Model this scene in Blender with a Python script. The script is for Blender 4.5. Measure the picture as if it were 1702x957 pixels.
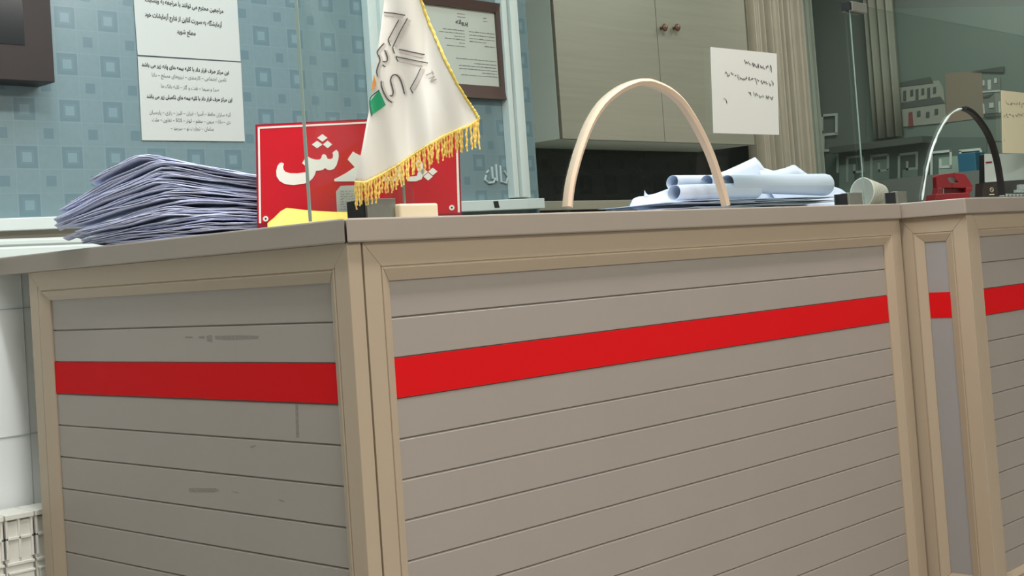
import bpy, bmesh, math, random, unicodedata
from mathutils import Vector, Matrix
random.seed(7)
for o in list(bpy.data.objects): bpy.data.objects.remove(o)
SC = bpy.context.scene
COL = SC.collection
PI = math.pi

# ---------------------------------------------------------------- camera
FPX = 2225.39
CO = Vector((-1.50036, -1.69161, 0.99))
CR = Vector((0.72499479, -0.68554101, -0.06645356))
CU = Vector((0.02483925, -0.07039668, 0.99720977))
CF = Vector((0.6883063, 0.72462254, 0.0340089))
cam = bpy.data.objects.new('camera', bpy.data.cameras.new('camera'))
COL.objects.link(cam)
cam.matrix_world = Matrix(((CR.x, CU.x, -CF.x, CO.x), (CR.y, CU.y, -CF.y, CO.y), (CR.z, CU.z, -CF.z, CO.z), (0, 0, 0, 1)))
cam.data.sensor_width = 36
cam.data.lens = FPX * 36 / 1702
cam.data.shift_x = 200 / 1702
cam.data.shift_y = -100 / 1702
cam.data.clip_start = 0.05
SC.camera = cam
SC.view_settings.view_transform = 'Standard'
SC.view_settings.look = 'None'
SC.view_settings.gamma = 1
SC.view_settings.use_curve_mapping = False
SC.view_settings.exposure = 0.0

# ---------------------------------------------------------------- world and lamps
W = bpy.data.worlds.new('world'); SC.world = W; W.use_nodes = True
W.node_tree.nodes['Background'].inputs[0].default_value = (0.75, 0.9, 1.0, 1)
W.node_tree.nodes['Background'].inputs[1].default_value = 1.0

def area(name, loc, size, energy, color, rot=(0, 0, 0)):
    l = bpy.data.lights.new(name, 'AREA'); l.shape = 'RECTANGLE'; l.size, l.size_y = size
    l.energy = energy; l.color = color
    o = bpy.data.objects.new(name, l); COL.objects.link(o); o.location = loc; o.rotation_euler = rot
    return o
LAMPS = [((0.95, -0.42, 2.84), (3.4, 0.16), 64, (1.0, 0.94, 0.88), 'long ceiling lamp above the counter front'),
         ((-0.36, 0.15, 2.84), (0.14, 1.1), 23, (0.97, 0.97, 0.97), 'ceiling lamp above the left counter side'),
         ((-1.0, -3.0, 2.84), (1.2, 0.6), 79, (1.0, 0.95, 0.91), 'square fill lamp added in the waiting room'),  # added fill for the front slats and lower wall
         ((2.2, -2.6, 2.84), (1.2, 0.6), 38, (1.0, 0.95, 0.91), 'square fill lamp added near the front wall'),  # unseen fill lamp, added on the waiting-room side
         ((0.45, 0.74, 2.84), (1.3, 0.22), 9, (0.42, 0.84, 1.0), 'narrow cool ceiling lamp above the tiled wall'),
         ((3.2, 1.0, 2.84), (1.2, 0.3), 24, (0.90, 0.97, 0.90), 'narrow ceiling lamp in front of the cabinets'),
         ((5.0, 1.0, 2.84), (0.3, 1.2), 25, (0.97, 0.98, 0.92), 'narrow fill lamp added in front of the modelled houses reflection')]  # added to brighten the area behind the right glass
for i, (p, s, e, c, _l) in enumerate(LAMPS):
    area('ceiling_lamp_light', (p[0], p[1], p[2] - 0.02), s, e, c)

# ---------------------------------------------------------------- helpers
def ray(px, py):
    return CF + CR * ((px - 651) / FPX) - CU * ((py - 378.5) / FPX)
def V(px, py, ax, val):
    d = ray(px, py); i = 'xyz'.index(ax)
    return CO + d * ((val - CO[i]) / d[i])
def D(px, py, z):
    return CO + ray(px, py) * z

def lin(h):
    h = h.lstrip('#'); r = [int(h[i:i + 2], 16) / 255 for i in (0, 2, 4)]
    return tuple(((c + 0.055) / 1.055) ** 2.4 if c > 0.04045 else c / 12.92 for c in r) + (1,)

class NT:
    """small helper for procedural node materials"""
    def __init__(s, name):
        s.m = bpy.data.materials.new(name); s.m.use_nodes = True
        s.t = s.m.node_tree; s.b = s.t.nodes['Principled BSDF']
        s.tc = s.t.nodes.new('ShaderNodeTexCoord')
    def n(s, ty, **kw):
        x = s.t.nodes.new(ty)
        for k, v in kw.items(): setattr(x, k, v)
        return x
    def l(s, a, b): s.t.links.new(a, b)
    def math(s, op, a, b=None, c=None):
        x = s.n('ShaderNodeMath', operation=op)
        for i, q in enumerate((a, b, c)):
            if q is None: continue
            if isinstance(q, (int, float)): x.inputs[i].default_value = q
            else: s.l(q, x.inputs[i])
        return x.outputs[0]
    def mix(s, f, a, b):
        x = s.n('ShaderNodeMix', data_type='RGBA')
        for i, q in ((0, f), (6, a), (7, b)):
            if isinstance(q, (int, float)): x.inputs[i].default_value = q
            elif isinstance(q, tuple): x.inputs[i].default_value = q
            else: s.l(q, x.inputs[i])
        return x.outputs[2]
    def noise(s, scale, detail=3, vec=None, out=0):
        x = s.n('ShaderNodeTexNoise'); x.inputs['Scale'].default_value = scale; x.inputs['Detail'].default_value = detail
        s.l(vec if vec else s.tc.outputs['Object'], x.inputs['Vector'])
        return x.outputs[out]

def mat(name, col, rough=0.5, metal=0.0, var=0.06, scale=8, bump=0.0, bscale=200, spec=None, trans=0.0):
    k = NT(name); c = lin(col)
    f = k.noise(scale, 4)
    lo = tuple(x * (1 - var) for x in c[:3]) + (1,); hi = tuple(min(1, x * (1 + var)) for x in c[:3]) + (1,)
    k.l(k.mix(f, lo, hi), k.b.inputs['Base Color'])
    k.b.inputs['Roughness'].default_value = rough; k.b.inputs['Metallic'].default_value = metal
    if spec is not None: k.b.inputs['Specular IOR Level'].default_value = spec
    if trans: k.b.inputs['Transmission Weight'].default_value = trans
    if bump:
        b = k.n('ShaderNodeBump'); b.inputs['Strength'].default_value = bump; b.inputs['Distance'].default_value = 0.001
        k.l(k.noise(bscale, 3), b.inputs['Height']); k.l(b.outputs[0], k.b.inputs['Normal'])
    return k.m

def tag(o, label=None, cat=None, group=None, kind=None):
    if label: o['label'] = label
    if cat: o['category'] = cat
    if group: o['group'] = group
    if kind: o['kind'] = kind
    return o
def thing(name, label, cat, loc=(0, 0, 0), group=None):
    o = bpy.data.objects.new(name, None); COL.objects.link(o); o.location = loc; o.empty_display_size = 0.05
    return tag(o, label, cat, group)
def obj(name, me, m, parent=None, smooth=False):
    """me: Mesh or BMesh in world coordinates"""
    if isinstance(me, bmesh.types.BMesh):
        b = me; me = bpy.data.meshes.new(name); b.to_mesh(me); b.free()
    if smooth:
        for p in me.polygons: p.use_smooth = True
    if m is not None:
        me.materials.clear(); me.materials.append(m)
    o = bpy.data.objects.new(name, me); COL.objects.link(o)
    if parent is not None:
        o.parent = parent
        off = Vector((0, 0, 0)); q = parent
        while q is not None: off += Vector(q.location); q = q.parent
        if parent.type == 'EMPTY' or True:
            me.transform(Matrix.Translation(-off))
    return o
def solo(name, bm, m, label, cat, group=None, smooth=False):
    """one-mesh thing with its origin at the base centre"""
    o = obj(name, bm, m, None, smooth)
    vs = [v.co for v in o.data.vertices]
    c = Vector(((min(v.x for v in vs) + max(v.x for v in vs)) / 2, (min(v.y for v in vs) + max(v.y for v in vs)) / 2, min(v.z for v in vs)))
    o.data.transform(Matrix.Translation(-c)); o.location = c
    return tag(o, label, cat, group)
def struct(name, bm, m):
    o = obj(name, bm, m); o['kind'] = 'structure'; return o
def bevel(o, w=0.001, seg=2):
    b = o.modifiers.new('bevel', 'BEVEL'); b.width = w; b.segments = seg; b.limit_method = 'ANGLE'; b.angle_limit = 0.6
    return o

def new(): return bmesh.new()
def box(bm, x0, x1, y0, y1, z0, z1):
    v = [bm.verts.new(p) for p in ((x0, y0, z0), (x1, y0, z0), (x1, y1, z0), (x0, y1, z0), (x0, y0, z1), (x1, y0, z1), (x1, y1, z1), (x0, y1, z1))]
    for f in ((0, 3, 2, 1), (4, 5, 6, 7), (0, 1, 5, 4), (1, 2, 6, 5), (2, 3, 7, 6), (3, 0, 4, 7)): bm.faces.new([v[i] for i in f])
    return v
def BX(*a):
    b = new(); box(b, *a); return b
def prism(bm, pts, n):
    """polygon (list of Vector) extruded by vector n (towards the back)"""
    a = [bm.verts.new(p) for p in pts]; b = [bm.verts.new(Vector(p) + Vector(n)) for p in pts]
    k = len(pts)
    fs = [bm.faces.new(a), bm.faces.new(b[::-1])]
    for i in range(k): bm.faces.new([a[i], b[i], b[(i + 1) % k], a[(i + 1) % k]])
    bmesh.ops.recalc_face_normals(bm, faces=bm.faces[:])
    return bm
def tube(bm, pts, r, seg=8, closed=False, cap=True, flat=None):
    """round tube along a path; r is a number or one radius per point"""
    pts = [Vector(p) for p in pts]; n = len(pts); rings = []
    up = Vector((0.13, 0.21, 0.97))
    prev = None
    for i, p in enumerate(pts):
        t = (pts[min(i + 1, n - 1)] - pts[max(i - 1, 0)])
        if closed: t = pts[(i + 1) % n] - pts[i - 1]
        t.normalize()
        a = t.cross(up) if prev is None else prev - t * prev.dot(t)
        if a.length < 1e-5: a = t.orthogonal()
        a.normalize(); b = t.cross(a); prev = a
        rr = r if isinstance(r, (int, float)) else r[i]
        rings.append([bm.verts.new(p + (a * math.cos(2 * PI * k / seg) + b * math.sin(2 * PI * k / seg)) * rr) for k in range(seg)])
    m = n if closed else n - 1
    for i in range(m):
        A, B = rings[i], rings[(i + 1) % n]
        for k in range(seg): bm.faces.new([A[k], A[(k + 1) % seg], B[(k + 1) % seg], B[k]])
    if cap and not closed:
        bm.faces.new(rings[0][::-1]); bm.faces.new(rings[-1])
    bmesh.ops.recalc_face_normals(bm, faces=bm.faces[:])
    return bm
def lathe(bm, origin, axis, prof, seg=24):
    """prof: list of (radius, height along axis)"""
    ax = Vector(axis).normalized(); a = ax.orthogonal().normalized(); b = ax.cross(a); O = Vector(origin); rings = []
    for r, h in prof:
        rings.append([bm.verts.new(O + ax * h + (a * math.cos(2 * PI * k / seg) + b * math.sin(2 * PI * k / seg)) * max(r, 1e-5)) for k in range(seg)])
    for A, B in zip(rings, rings[1:]):
        for k in range(seg): bm.faces.new([A[k], A[(k + 1) % seg], B[(k + 1) % seg], B[k]])
    if prof[0][0] > 1e-4: bm.faces.new(rings[0][::-1])
    if prof[-1][0] > 1e-4: bm.faces.new(rings[-1])
    bmesh.ops.recalc_face_normals(bm, faces=bm.faces[:])
    return bm
def sheet(bm, fn, nu, nv, th=0.0008, nrm=(0, 0, 1)):
    """closed thin sheet from a function (s,t in 0..1) -> point, thickened along nrm"""
    N = Vector(nrm) * th
    A = [[bm.verts.new(fn(i / nu, j / nv)) for i in range(nu + 1)] for j in range(nv + 1)]
    B = [[bm.verts.new(A[j][i].co - N) for i in range(nu + 1)] for j in range(nv + 1)]
    for j in range(nv):
        for i in range(nu):
            bm.faces.new([A[j][i], A[j][i + 1], A[j + 1][i + 1], A[j + 1][i]])
            bm.faces.new([B[j][i], B[j + 1][i], B[j + 1][i + 1], B[j][i + 1]])
    for i in range(nu):
        bm.faces.new([A[0][i], B[0][i], B[0][i + 1], A[0][i + 1]]); bm.faces.new([A[nv][i], A[nv][i + 1], B[nv][i + 1], B[nv][i]])
    for j in range(nv):
        bm.faces.new([A[j][0], A[j + 1][0], B[j + 1][0], B[j][0]]); bm.faces.new([A[j][nu], B[j][nu], B[j + 1][nu], A[j + 1][nu]])
    bmesh.ops.recalc_face_normals(bm, faces=bm.faces[:])
    return bm

# ---- Persian lettering: joined letter forms, laid out right to left
FORMS = {}
for rng in ((0xFB50, 0xFDFF), (0xFE70, 0xFEFF)):
    for cp in range(rng[0], rng[1] + 1):
        d = unicodedata.decomposition(chr(cp)).split()
        if len(d) == 2 and d[0] in ('<initial>', '<medial>', '<final>', '<isolated>'):
            FORMS.setdefault(chr(int(d[1], 16)), {})[d[0][1:-1]] = chr(cp)
def shape(s):
    out = []
    for i, c in enumerate(s):
        f = FORMS.get(c)
        if not f: out.append(c); continue
        pj = i > 0 and s[i - 1] in FORMS and 'initial' in FORMS[s[i - 1]]
        nj = i + 1 < len(s) and s[i + 1] in FORMS and 'initial' in f
        k = 'medial' if pj and nj else 'final' if pj else 'initial' if nj else 'isolated'
        out.append(f.get(k, f.get('isolated', c)))
    # runs of latin letters keep their own order
    r = out[::-1]; i = 0
    while i < len(r):
        j = i
        while j < len(r) and ord(r[j]) < 256 and r[j].isalnum(): j += 1
        if j > i: r[i:j] = r[i:j][::-1]; i = j
        i += 1
    return ''.join(r)
def text_mesh(s, size, width=None, bold=0.0, res=2):
    c = bpy.data.curves.new('t', 'FONT'); c.body = s; c.size = size; c.align_x = 'CENTER'; c.resolution_u = res; c.offset = bold
    o = bpy.data.objects.new('t', c); COL.objects.link(o)
    bpy.context.view_layer.update()
    me = bpy.data.meshes.new_from_object(o.evaluated_get(bpy.context.evaluated_depsgraph_get()))
    bpy.data.objects.remove(o); bpy.data.curves.remove(c)
    if width and me.vertices:
        xs = [v.co.x for v in me.vertices]; w = max(xs) - min(xs); mid = (max(xs) + min(xs)) / 2
        for v in me.vertices: v.co.x = (v.co.x - mid) * width / w
    return me
def join_meshes(parts):
    """parts: list of (mesh, matrix) -> one bmesh"""
    bm = new()
    for me, mx in parts:
        me.transform(mx); bm.from_mesh(me); bpy.data.meshes.remove(me)
    return bm
def frame_mx(o, ux, uy):
    ux = Vector(ux).normalized(); uy = Vector(uy); uy = (uy - ux * uy.dot(ux)).normalized(); n = ux.cross(uy)
    return Matrix(((ux.x, uy.x, n.x, o[0]), (ux.y, uy.y, n.y, o[1]), (ux.z, uy.z, n.z, o[2]), (0, 0, 0, 1)))
def scribble(bm, p0, p1, h, n, up, nrm, r=0.0006, seed=0):
    """a hand written line of loops between two points"""
    rnd = random.Random(seed); p0, p1, up, nrm = Vector(p0), Vector(p1), Vector(up), Vector(nrm)
    L = (p1 - p0); k = 0
    while k < n:
        m = rnd.randint(3, 6); pts = []
        for i in range(m):
            f = (k + i * 0.8) / n
            pts.append(p0 + L * min(1, f) + L.normalized() * rnd.uniform(-.3, .3) * h + up * rnd.uniform(-.5, .5) * h * (1.6 if rnd.random() < .25 else .8) + nrm * 0.0006)
        for a, b in zip(pts, pts[1:]):
            d = (b - a)
            if d.length < 1e-5: continue
            s = d.normalized().cross(nrm) * r
            vs = [bm.verts.new(q) for q in (a - s, b - s, b + s, a + s)]
            bm.faces.new(vs)
        k += m * 0.8 + 0.4
    return bm

# ---------------------------------------------------------------- materials
M = {}
M['alu'] = mat('champagne_aluminium', '#A39480', 0.42, 0.0, 0.04, 3, spec=0.5)
M['slat'] = mat('grey_slat_plastic', '#928B84', 0.45, 0.0, 0.05, 4, bump=0.05, bscale=400)
M['slat_blue'] = mat('cool_grey_panel', '#8C8A8A', 0.45, 0.0, 0.04, 4)
M['red'] = mat('red_stripe', '#C6161B', 0.6, 0.0, 0.03, 4, spec=0.06)
M['dark'] = mat('dark_gap', '#15110E', 0.8)
M['worktop'] = mat('greige_worktop', '#91887E', 0.4, 0, 0.04, 5)
M['white_wall'] = mat('white_marble_tile', '#F2F8F8', 0.25, 0, 0.03, 5)
M['rad'] = mat('radiator_enamel', '#E4E4DC', 0.35, 0, 0.02)
M['frame_white'] = mat('pale_frame', '#C9D3D0', 0.4, 0, 0.03)
M['beige'] = mat('beige_strip', '#A39C8E', 0.6)
M['wood'] = mat('dark_brown_wood', '#1C1311', 0.45, 0, 0.25, 12)
M['frame_wood'] = mat('brown_picture_frame', '#4A3733', 0.4, 0, 0.15, 12)
M['paper'] = mat('white_paper', '#B8BCB8', 0.7, 0, 0.015)
M['paper_blue'] = mat('bluish_paper', '#D3DAF4', 0.7, 0, 0.03, 30)
M['paper_cool'] = mat('cool_white_paper', '#CDD8EA', 0.7, 0, 0.03, 20)
M['cream'] = mat('cream_paper', '#C6C2A4', 0.7, 0, 0.02)
M['ink'] = mat('black_ink', '#1C1C20', 0.6)
M['ink_soft'] = mat('grey_ink', '#5A5E60', 0.6)
M['sign'] = mat('red_sign_film', '#CE0B26', 0.3, 0, 0.03)
M['sign_edge'] = mat('maroon_edge', '#8E1030', 0.35)
M['sign_white'] = mat('white_sign_film', '#F4F4F0', 0.35, 0, 0.01)
M['steel'] = mat('brushed_clamp', '#8D9088', 0.35, 0.6, 0.12, 60)
M['black'] = mat('black_rubber', '#0E0F10', 0.5)
M['satin'] = mat('white_satin', '#DCDCD6', 0.4, 0, 0.01, 8)
M['gold'] = mat('gold_fringe', '#E6C566', 0.55, 0, 0.2, 120)
M['gold_lt'] = mat('pale_gold_cord', '#D9C25A', 0.5, 0, 0.15, 120)
M['logo'] = mat('logo_line', '#3A3A3C', 0.5)
M['logo_grey'] = mat('logo_shadow', '#C2BCB8', 0.5)
M['green'] = mat('logo_green', '#1F9A6A', 0.4)
M['orange'] = mat('logo_orange', '#E89A4E', 0.4)
M['yellow'] = mat('yellow_cloth', '#D9C455', 0.6, 0, 0.08, 20)
M['cream_base'] = mat('cream_plastic', '#E9DCBE', 0.4, 0, 0.02)
M['edging'] = mat('beige_rubber_edging', '#C9B49E', 0.5, 0, 0.05, 30)
M['cup'] = mat('paper_cup', '#DEDED0', 0.6, 0, 0.02)
M['redpl'] = mat('dark_red_plastic', '#740C15', 0.3, 0, 0.05)
M['pinkish'] = mat('faint_red_print', '#C9A59C', 0.6)
M['cal_brown'] = mat('dark_calendar_card', '#2E2421', 0.4, 0, 0.25, 20)
M['mush'] = mat('brown_wood_knob', '#6B4A38', 0.4, 0, 0.1, 40)
M['grey_wall'] = mat('grey_green_wall', '#4B534E', 0.6, 0, 0.05, 2)
M['ceil'] = mat('ceiling_paint', '#E8E8E4', 0.8, 0, 0.02)
M['cardboard'] = mat('pale_plastic_cable', '#C8CCC6', 0.4)

def m_glass(name, tint, refl=1.0):
    k = NT(name); t = k.t; t.nodes.remove(k.b)
    out = t.nodes['Material Output']
    tr = k.n('ShaderNodeBsdfTransparent'); tr.inputs[0].default_value = tint
    gl = k.n('ShaderNodeBsdfGlossy'); gl.inputs['Roughness'].default_value = 0.0; gl.inputs[0].default_value = (refl, refl, refl, 1)
    lw = k.n('ShaderNodeLayerWeight'); lw.inputs[0].default_value = 0.5      # facing: 0 head-on, 1 grazing
    fr_ = k.math('MULTIPLY_ADD', k.math('POWER', lw.outputs['Facing'], 5.0), 0.96, 0.04)
    mx = k.n('ShaderNodeMixShader'); k.l(fr_, mx.inputs[0]); k.l(tr.outputs[0], mx.inputs[1]); k.l(gl.outputs[0], mx.inputs[2])
    k.l(mx.outputs[0], out.inputs[0])
    return k.m
M['glass'] = m_glass('partition_glass', (0.955, 0.975, 0.965, 1))
M['acrylic'] = m_glass('clear_acrylic', (0.93, 0.94, 0.93, 1))
M['glass_edge'] = mat('glass_edge_green', '#8FA39A', 0.15, 0, 0.1, 40)

def m_tile(name, cx, cz, x0, z0, base, dark, light, grout, axis='X', rough=0.22):
    """square-in-square decorated tile, cell cx by cz, a framed square centred at x0,z0"""
    k = NT(name); s = k.n('ShaderNodeSeparateXYZ'); k.l(k.tc.outputs['Object'], s.inputs[0])
    u = k.math('DIVIDE', k.math('SUBTRACT', s.outputs[axis], x0), cx); v = k.math('DIVIDE', k.math('SUBTRACT', s.outputs['Z'], z0), cz)
    def cell(q):
        r = k.math('FLOOR', k.math('ADD', q, 0.5))            # nearest cell
        d = k.math('ABSOLUTE', k.math('SUBTRACT', q, r))       # 0 .. .5
        odd = k.math('ABSOLUTE', k.math('MODULO', r, 2.0))
        return d, odd
    du, ou = cell(u); dv, ov = cell(v); d = k.math('MAXIMUM', du, dv)
    even = k.math('MULTIPLY', k.math('SUBTRACT', 1, ou), k.math('SUBTRACT', 1, ov)); both = k.math('MULTIPLY', ou, ov)
    lt = lambda a: k.math('LESS_THAN', d, a)
    n1 = k.noise(60, 3); c = k.mix(n1, tuple(x * .93 for x in base[:3]) + (1,), tuple(min(1, x * 1.07) for x in base[:3]) + (1,))
    c = k.mix(k.math('MULTIPLY', k.math('GREATER_THAN', d, 0.485), 0.75), c, grout)
    c = k.mix(k.math('MULTIPLY', even, lt(0.455)), c, dark)
    c = k.mix(k.math('MULTIPLY', k.math('MULTIPLY', even, lt(0.30)), 0.30), c, base)
    c = k.mix(k.math('MULTIPLY', even, lt(0.20)), c, light)
    c = k.mix(k.math('MULTIPLY', both, lt(0.22)), c, dark)
    k.l(c, k.b.inputs['Base Color']); k.b.inputs['Roughness'].default_value = rough
    return k.m
tc = V(107, 29, 'y', 1.25)
M['tile'] = m_tile('patterned_wall_tile', 0.0619, 0.0585, tc.x, tc.z, lin('#6F8489'), lin('#617880'), lin('#738B92'), lin('#768A90'))
M['tile_dark'] = m_tile('dark_backsplash_tile', 0.10, 0.10, 3.9, 1.36, lin('#2B2C2B'), lin('#1E2020'), lin('#282A2A'), lin('#262726'))
M['tile_room'] = m_tile('patterned_room_tile', 0.0619, 0.0585, 0, 1.2, lin('#8F9390'), lin('#6F7F80'), lin('#B3C0BF'), lin('#A9B1AE'), axis='Y')

def m_streak(name, a, b, sc, rough=0.45):
    """horizontal fine wood grain"""
    k = NT(name); mp = k.n('ShaderNodeMapping'); mp.inputs['Scale'].default_value = sc; k.l(k.tc.outputs['Object'], mp.inputs[0])
    k.l(k.mix(k.noise(1.0, 5, mp.outputs[0]), lin(a), lin(b)), k.b.inputs['Base Color']); k.b.inputs['Roughness'].default_value = rough
    return k.m
M['cab'] = m_streak('pale_wood_laminate', '#827F71', '#928E80', (2, 2, 60))
M['cab_side'] = m_streak('pale_green_side', '#E0EFE6', '#E8F4EE', (2, 2, 30))
M['floor'] = mat('floor_tile', '#A39F98', 0.3, 0, 0.06, 3)
M['curtain'] = mat('beige_curtain', '#A39A8A', 0.8, 0, 0.1, 8)
M['key'] = mat('reflected_key_film', '#C9D4D0', 0.8)
M['wall_dim'] = mat('dim_green_wall', '#5A645D', 0.6, 0, 0.04, 2)
M['wallpaint'] = mat('room_paint', '#C4C6BE', 0.7, 0, 0.03, 2)

# ================================================================ SETTING
CEIL = 2.9
struct('floor', BX(-3.6, 6.1, -4.6, 2.6, -0.05, 0), M['floor'])
struct('ceiling', BX(-3.6, 6.1, -4.6, 2.6, CEIL, CEIL + 0.05), M['ceil'])
WY = 1.25                                     # the patterned wall behind the desk
struct('wall_back', BX(-3.5, 1.99, WY, WY + 0.1, 1.13, CEIL), M['tile'])
struct('wall_back', BX(-3.5, 1.99, WY + 0.002, WY + 0.1, 0, 1.13), M['white_wall'])
struct('wall_alcove', BX(1.89, 1.99, WY + 0.1, 2.4, 0, CEIL), M['grey_wall'])
struct('wall_rear', BX(1.89, 6.0, 2.4, 2.5, 0, CEIL), M['grey_wall'])
struct('wall_left', BX(-3.6, -3.5, -4.6, WY, 0, CEIL), M['wallpaint'])
struct('wall_front', BX(-3.6, 6.1, -4.6, -4.5, 0, CEIL), M['wallpaint'])

# white joints on the lower wall tiles
b = new()
j = V(20, 725, 'y', WY)
for z in (j.z, j.z - 0.3, j.z + 0.3): box(b, -3.4, 1.9, WY - 0.0005, WY + 0.003, z - 0.0012, z + 0.0012)
xj = V(41, 560, 'y', WY).x
for x in (xj, xj - 0.6, xj - 1.2): box(b, x - 0.001, x + 0.001, WY - 0.0005, WY + 0.003, 0, 1.1)
struct('trim_1', b, mat('tile_joint', '#B9C2C2', 0.7))

def zline(px, py, y): return V(px, py, 'y', y)
# long pale sill rail under the patterned wall
def rail(pA, pB, pC, pD, y0, y1, x_lo, x_hi):
    """pA-pB top line, pC-pD lower line (points on plane y0); rail from x_lo to x_hi"""
    b = new()
    def zz(p, q, x): return p.z + (q.z - p.z) * (x - p.x) / (q.x - p.x)
    pts = [Vector((x_lo, y0, zz(pC, pD, x_lo))), Vector((x_hi, y0, zz(pC, pD, x_hi))), Vector((x_hi, y0, zz(pA, pB, x_hi))), Vector((x_lo, y0, zz(pA, pB, x_lo)))]
    prism(b, pts, (0, y1 - y0, 0)); return b
sy = WY - 0.035
A1, B1, C1, D1 = zline(0, 363, sy), zline(905, 329, sy), zline(0, 384, sy), zline(905, 346, sy)
bevel(struct('trim_2', rail(A1, B1, C1, D1, sy, WY, -3.4, B1.x), M['frame_white']), 0.002)
struct('trim_3', BX(-3.4, 1.9, WY - 0.006, WY, 1.125, C1.z + 0.006), M['beige'])
b = new()                                     # rounded pale cap over the white tiles
lz = zline(80, 394, sy).z
prof = [(-0.0, 0.0), (-0.022, 0.0), (-0.03, -0.006), (-0.030, -0.014), (-0.024, -0.018), (-0.03, -0.024), (-0.03, -0.05), (0, -0.05)]
pts = [Vector((-3.4, WY + a, lz + c)) for a, c in prof]
prism(b, pts, (5.3, 0, 0)); struct('trim_4', b, M['frame_white'])
b = new(); prism(b, [V(x, y, 'y', sy - .0008) for x, y in ((820, 334.5), (828, 334), (830.5, 345), (822.5, 345.5))], (0, .0008, 0)); struct('trim_7', b, M['black'])
# upright pale frames on the patterned wall
def upright(name, px0, px1, py, steps, top=CEIL, base=None):
    a, c = V(px0, py, 'y', sy), V(px1, py, 'y', sy)
    b = new(); w = (c.x - a.x)
    z0 = base if base else a.z
    for f0, f1, d in steps: box(b, a.x + w * f0, a.x + w * f1, WY - d, WY, z0, top)
    o = struct(name, b, M['frame_white']); bevel(o, 0.0015); return o
upright('trim_5', 858, 886, 328, ((0, .28, .03), (.28, .42, .02), (.42, .72, .035), (.72, 1, .026)))
upright('trim_6', 613, 645, 0, ((0, .3, .028), (.3, .55, .02), (.55, 1, .035)), base=1.19)

# ceiling lamps, the added fill lamps among them
for i, (p, s, e, c, lab) in enumerate(LAMPS):
    t = thing('ceiling_light', lab, 'lamp', p)
    obj('housing', BX(p[0] - s[0] / 2 - .03, p[0] + s[0] / 2 + .03, p[1] - s[1] / 2 - .03, p[1] + s[1] / 2 + .03, p[2] + 0.005, CEIL), M['frame_white'], t)
    k = NT('lamp_diffuser'); k.b.inputs['Emission Color'].default_value = c + (1,); k.b.inputs['Emission Strength'].default_value = 4
    obj('diffuser', BX(p[0] - s[0] / 2, p[0] + s[0] / 2, p[1] - s[1] / 2, p[1] + s[1] / 2, p[2], p[2] + 0.005), k.m, t)

# ================================================================ COUNTER
ZT, ZB = 1.087, 1.046                         # worktop
ZR, ZS = 1.0025, 0.9765                       # top rail bevel start, slats start
Z0 = 0.844                                    # stripe top
P = 0.07
FRONT = lambda u, d, z: Vector((u, -d, z))
LEFT = lambda u, d, z: Vector((-d, u, z))
RIGHT = lambda u, d, z: Vector((u, -0.173 - d, z))
SIDE = lambda u, d, z: Vector((2.012 - d, u, z))

def member(pf, line0, line1, miter, wf, wb, proud=0.012):
    """frame member: profile mitred between two outer corners; line0/line1 = (u,z) outer corners, miter = inward unit (du,dz)"""
    pr = [(0, -0.02), (0, proud), (wf - .0022, proud), (wf - .0010, proud - .002), (wf, proud - .002), (wf + .001, proud), (wf + .0032, proud), (wf + wb, 0.0035), (wf + wb, -0.02)]
    (u0, z0), (u1, z1) = line0, line1
    L = math.hypot(u1 - u0, z1 - z0); t = ((u1 - u0) / L, (z1 - z0) / L); n = miter
    b = new(); A, B = [], []
    for a, d in pr:
        A.append(b.verts.new(pf(u0 + t[0] * a + n[0] * a, d, z0 + t[1] * a + n[1] * a)))
        B.append(b.verts.new(pf(u1 - t[0] * a + n[0] * a, d, z1 - t[1] * a + n[1] * a)))
    k = len(pr)
    for i in range(k): b.faces.new([A[i], A[(i + 1) % k], B[(i + 1) % k], B[i]])
    b.faces.new(A[::-1]); b.faces.new(B)
    bmesh.ops.recalc_face_normals(b, faces=b.faces[:])
    return b
def slat_board(pf, u0, u1, grooves=True):
    prof = [(ZS + .01, 0.0)]
    z = Z0 + P
    while z > 0.12:
        if grooves: prof += [(z + .0014, 0.0), (z + .0011, -0.004), (z - .0004, -0.004), (z - .0014, -0.0020), (z - .0036, 0.0)]
        z -= P
    prof += [(0.09, 0.0), (0.09, -0.012), (ZS + .01, -0.012)]
    b = new(); A = [b.verts.new(pf(u0, d, zz)) for zz, d in prof]; B = [b.verts.new(pf(u1, d, zz)) for zz, d in prof]
    k = len(prof)
    for i in range(k): b.faces.new([A[i], A[(i + 1) % k], B[(i + 1) % k], B[i]])
    b.faces.new(A[::-1]); b.faces.new(B)
    bmesh.ops.recalc_face_normals(b, faces=b.faces[:])
    return b
def pbox(pf, u0, u1, d0, d1, z0, z1):
    b = new(); v = []
    for z in (z0, z1):
        for (u, d) in ((u0, d0), (u1, d0), (u1, d1), (u0, d1)): v.append(b.verts.new(pf(u, d, z)))
    for f in ((0, 3, 2, 1), (4, 5, 6, 7), (0, 1, 5, 4), (1, 2, 6, 5), (2, 3, 7, 6), (3, 0, 4, 7)): b.faces.new([v[i] for i in f])
    bmesh.ops.recalc_face_normals(b, faces=b.faces[:]); return b
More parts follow.
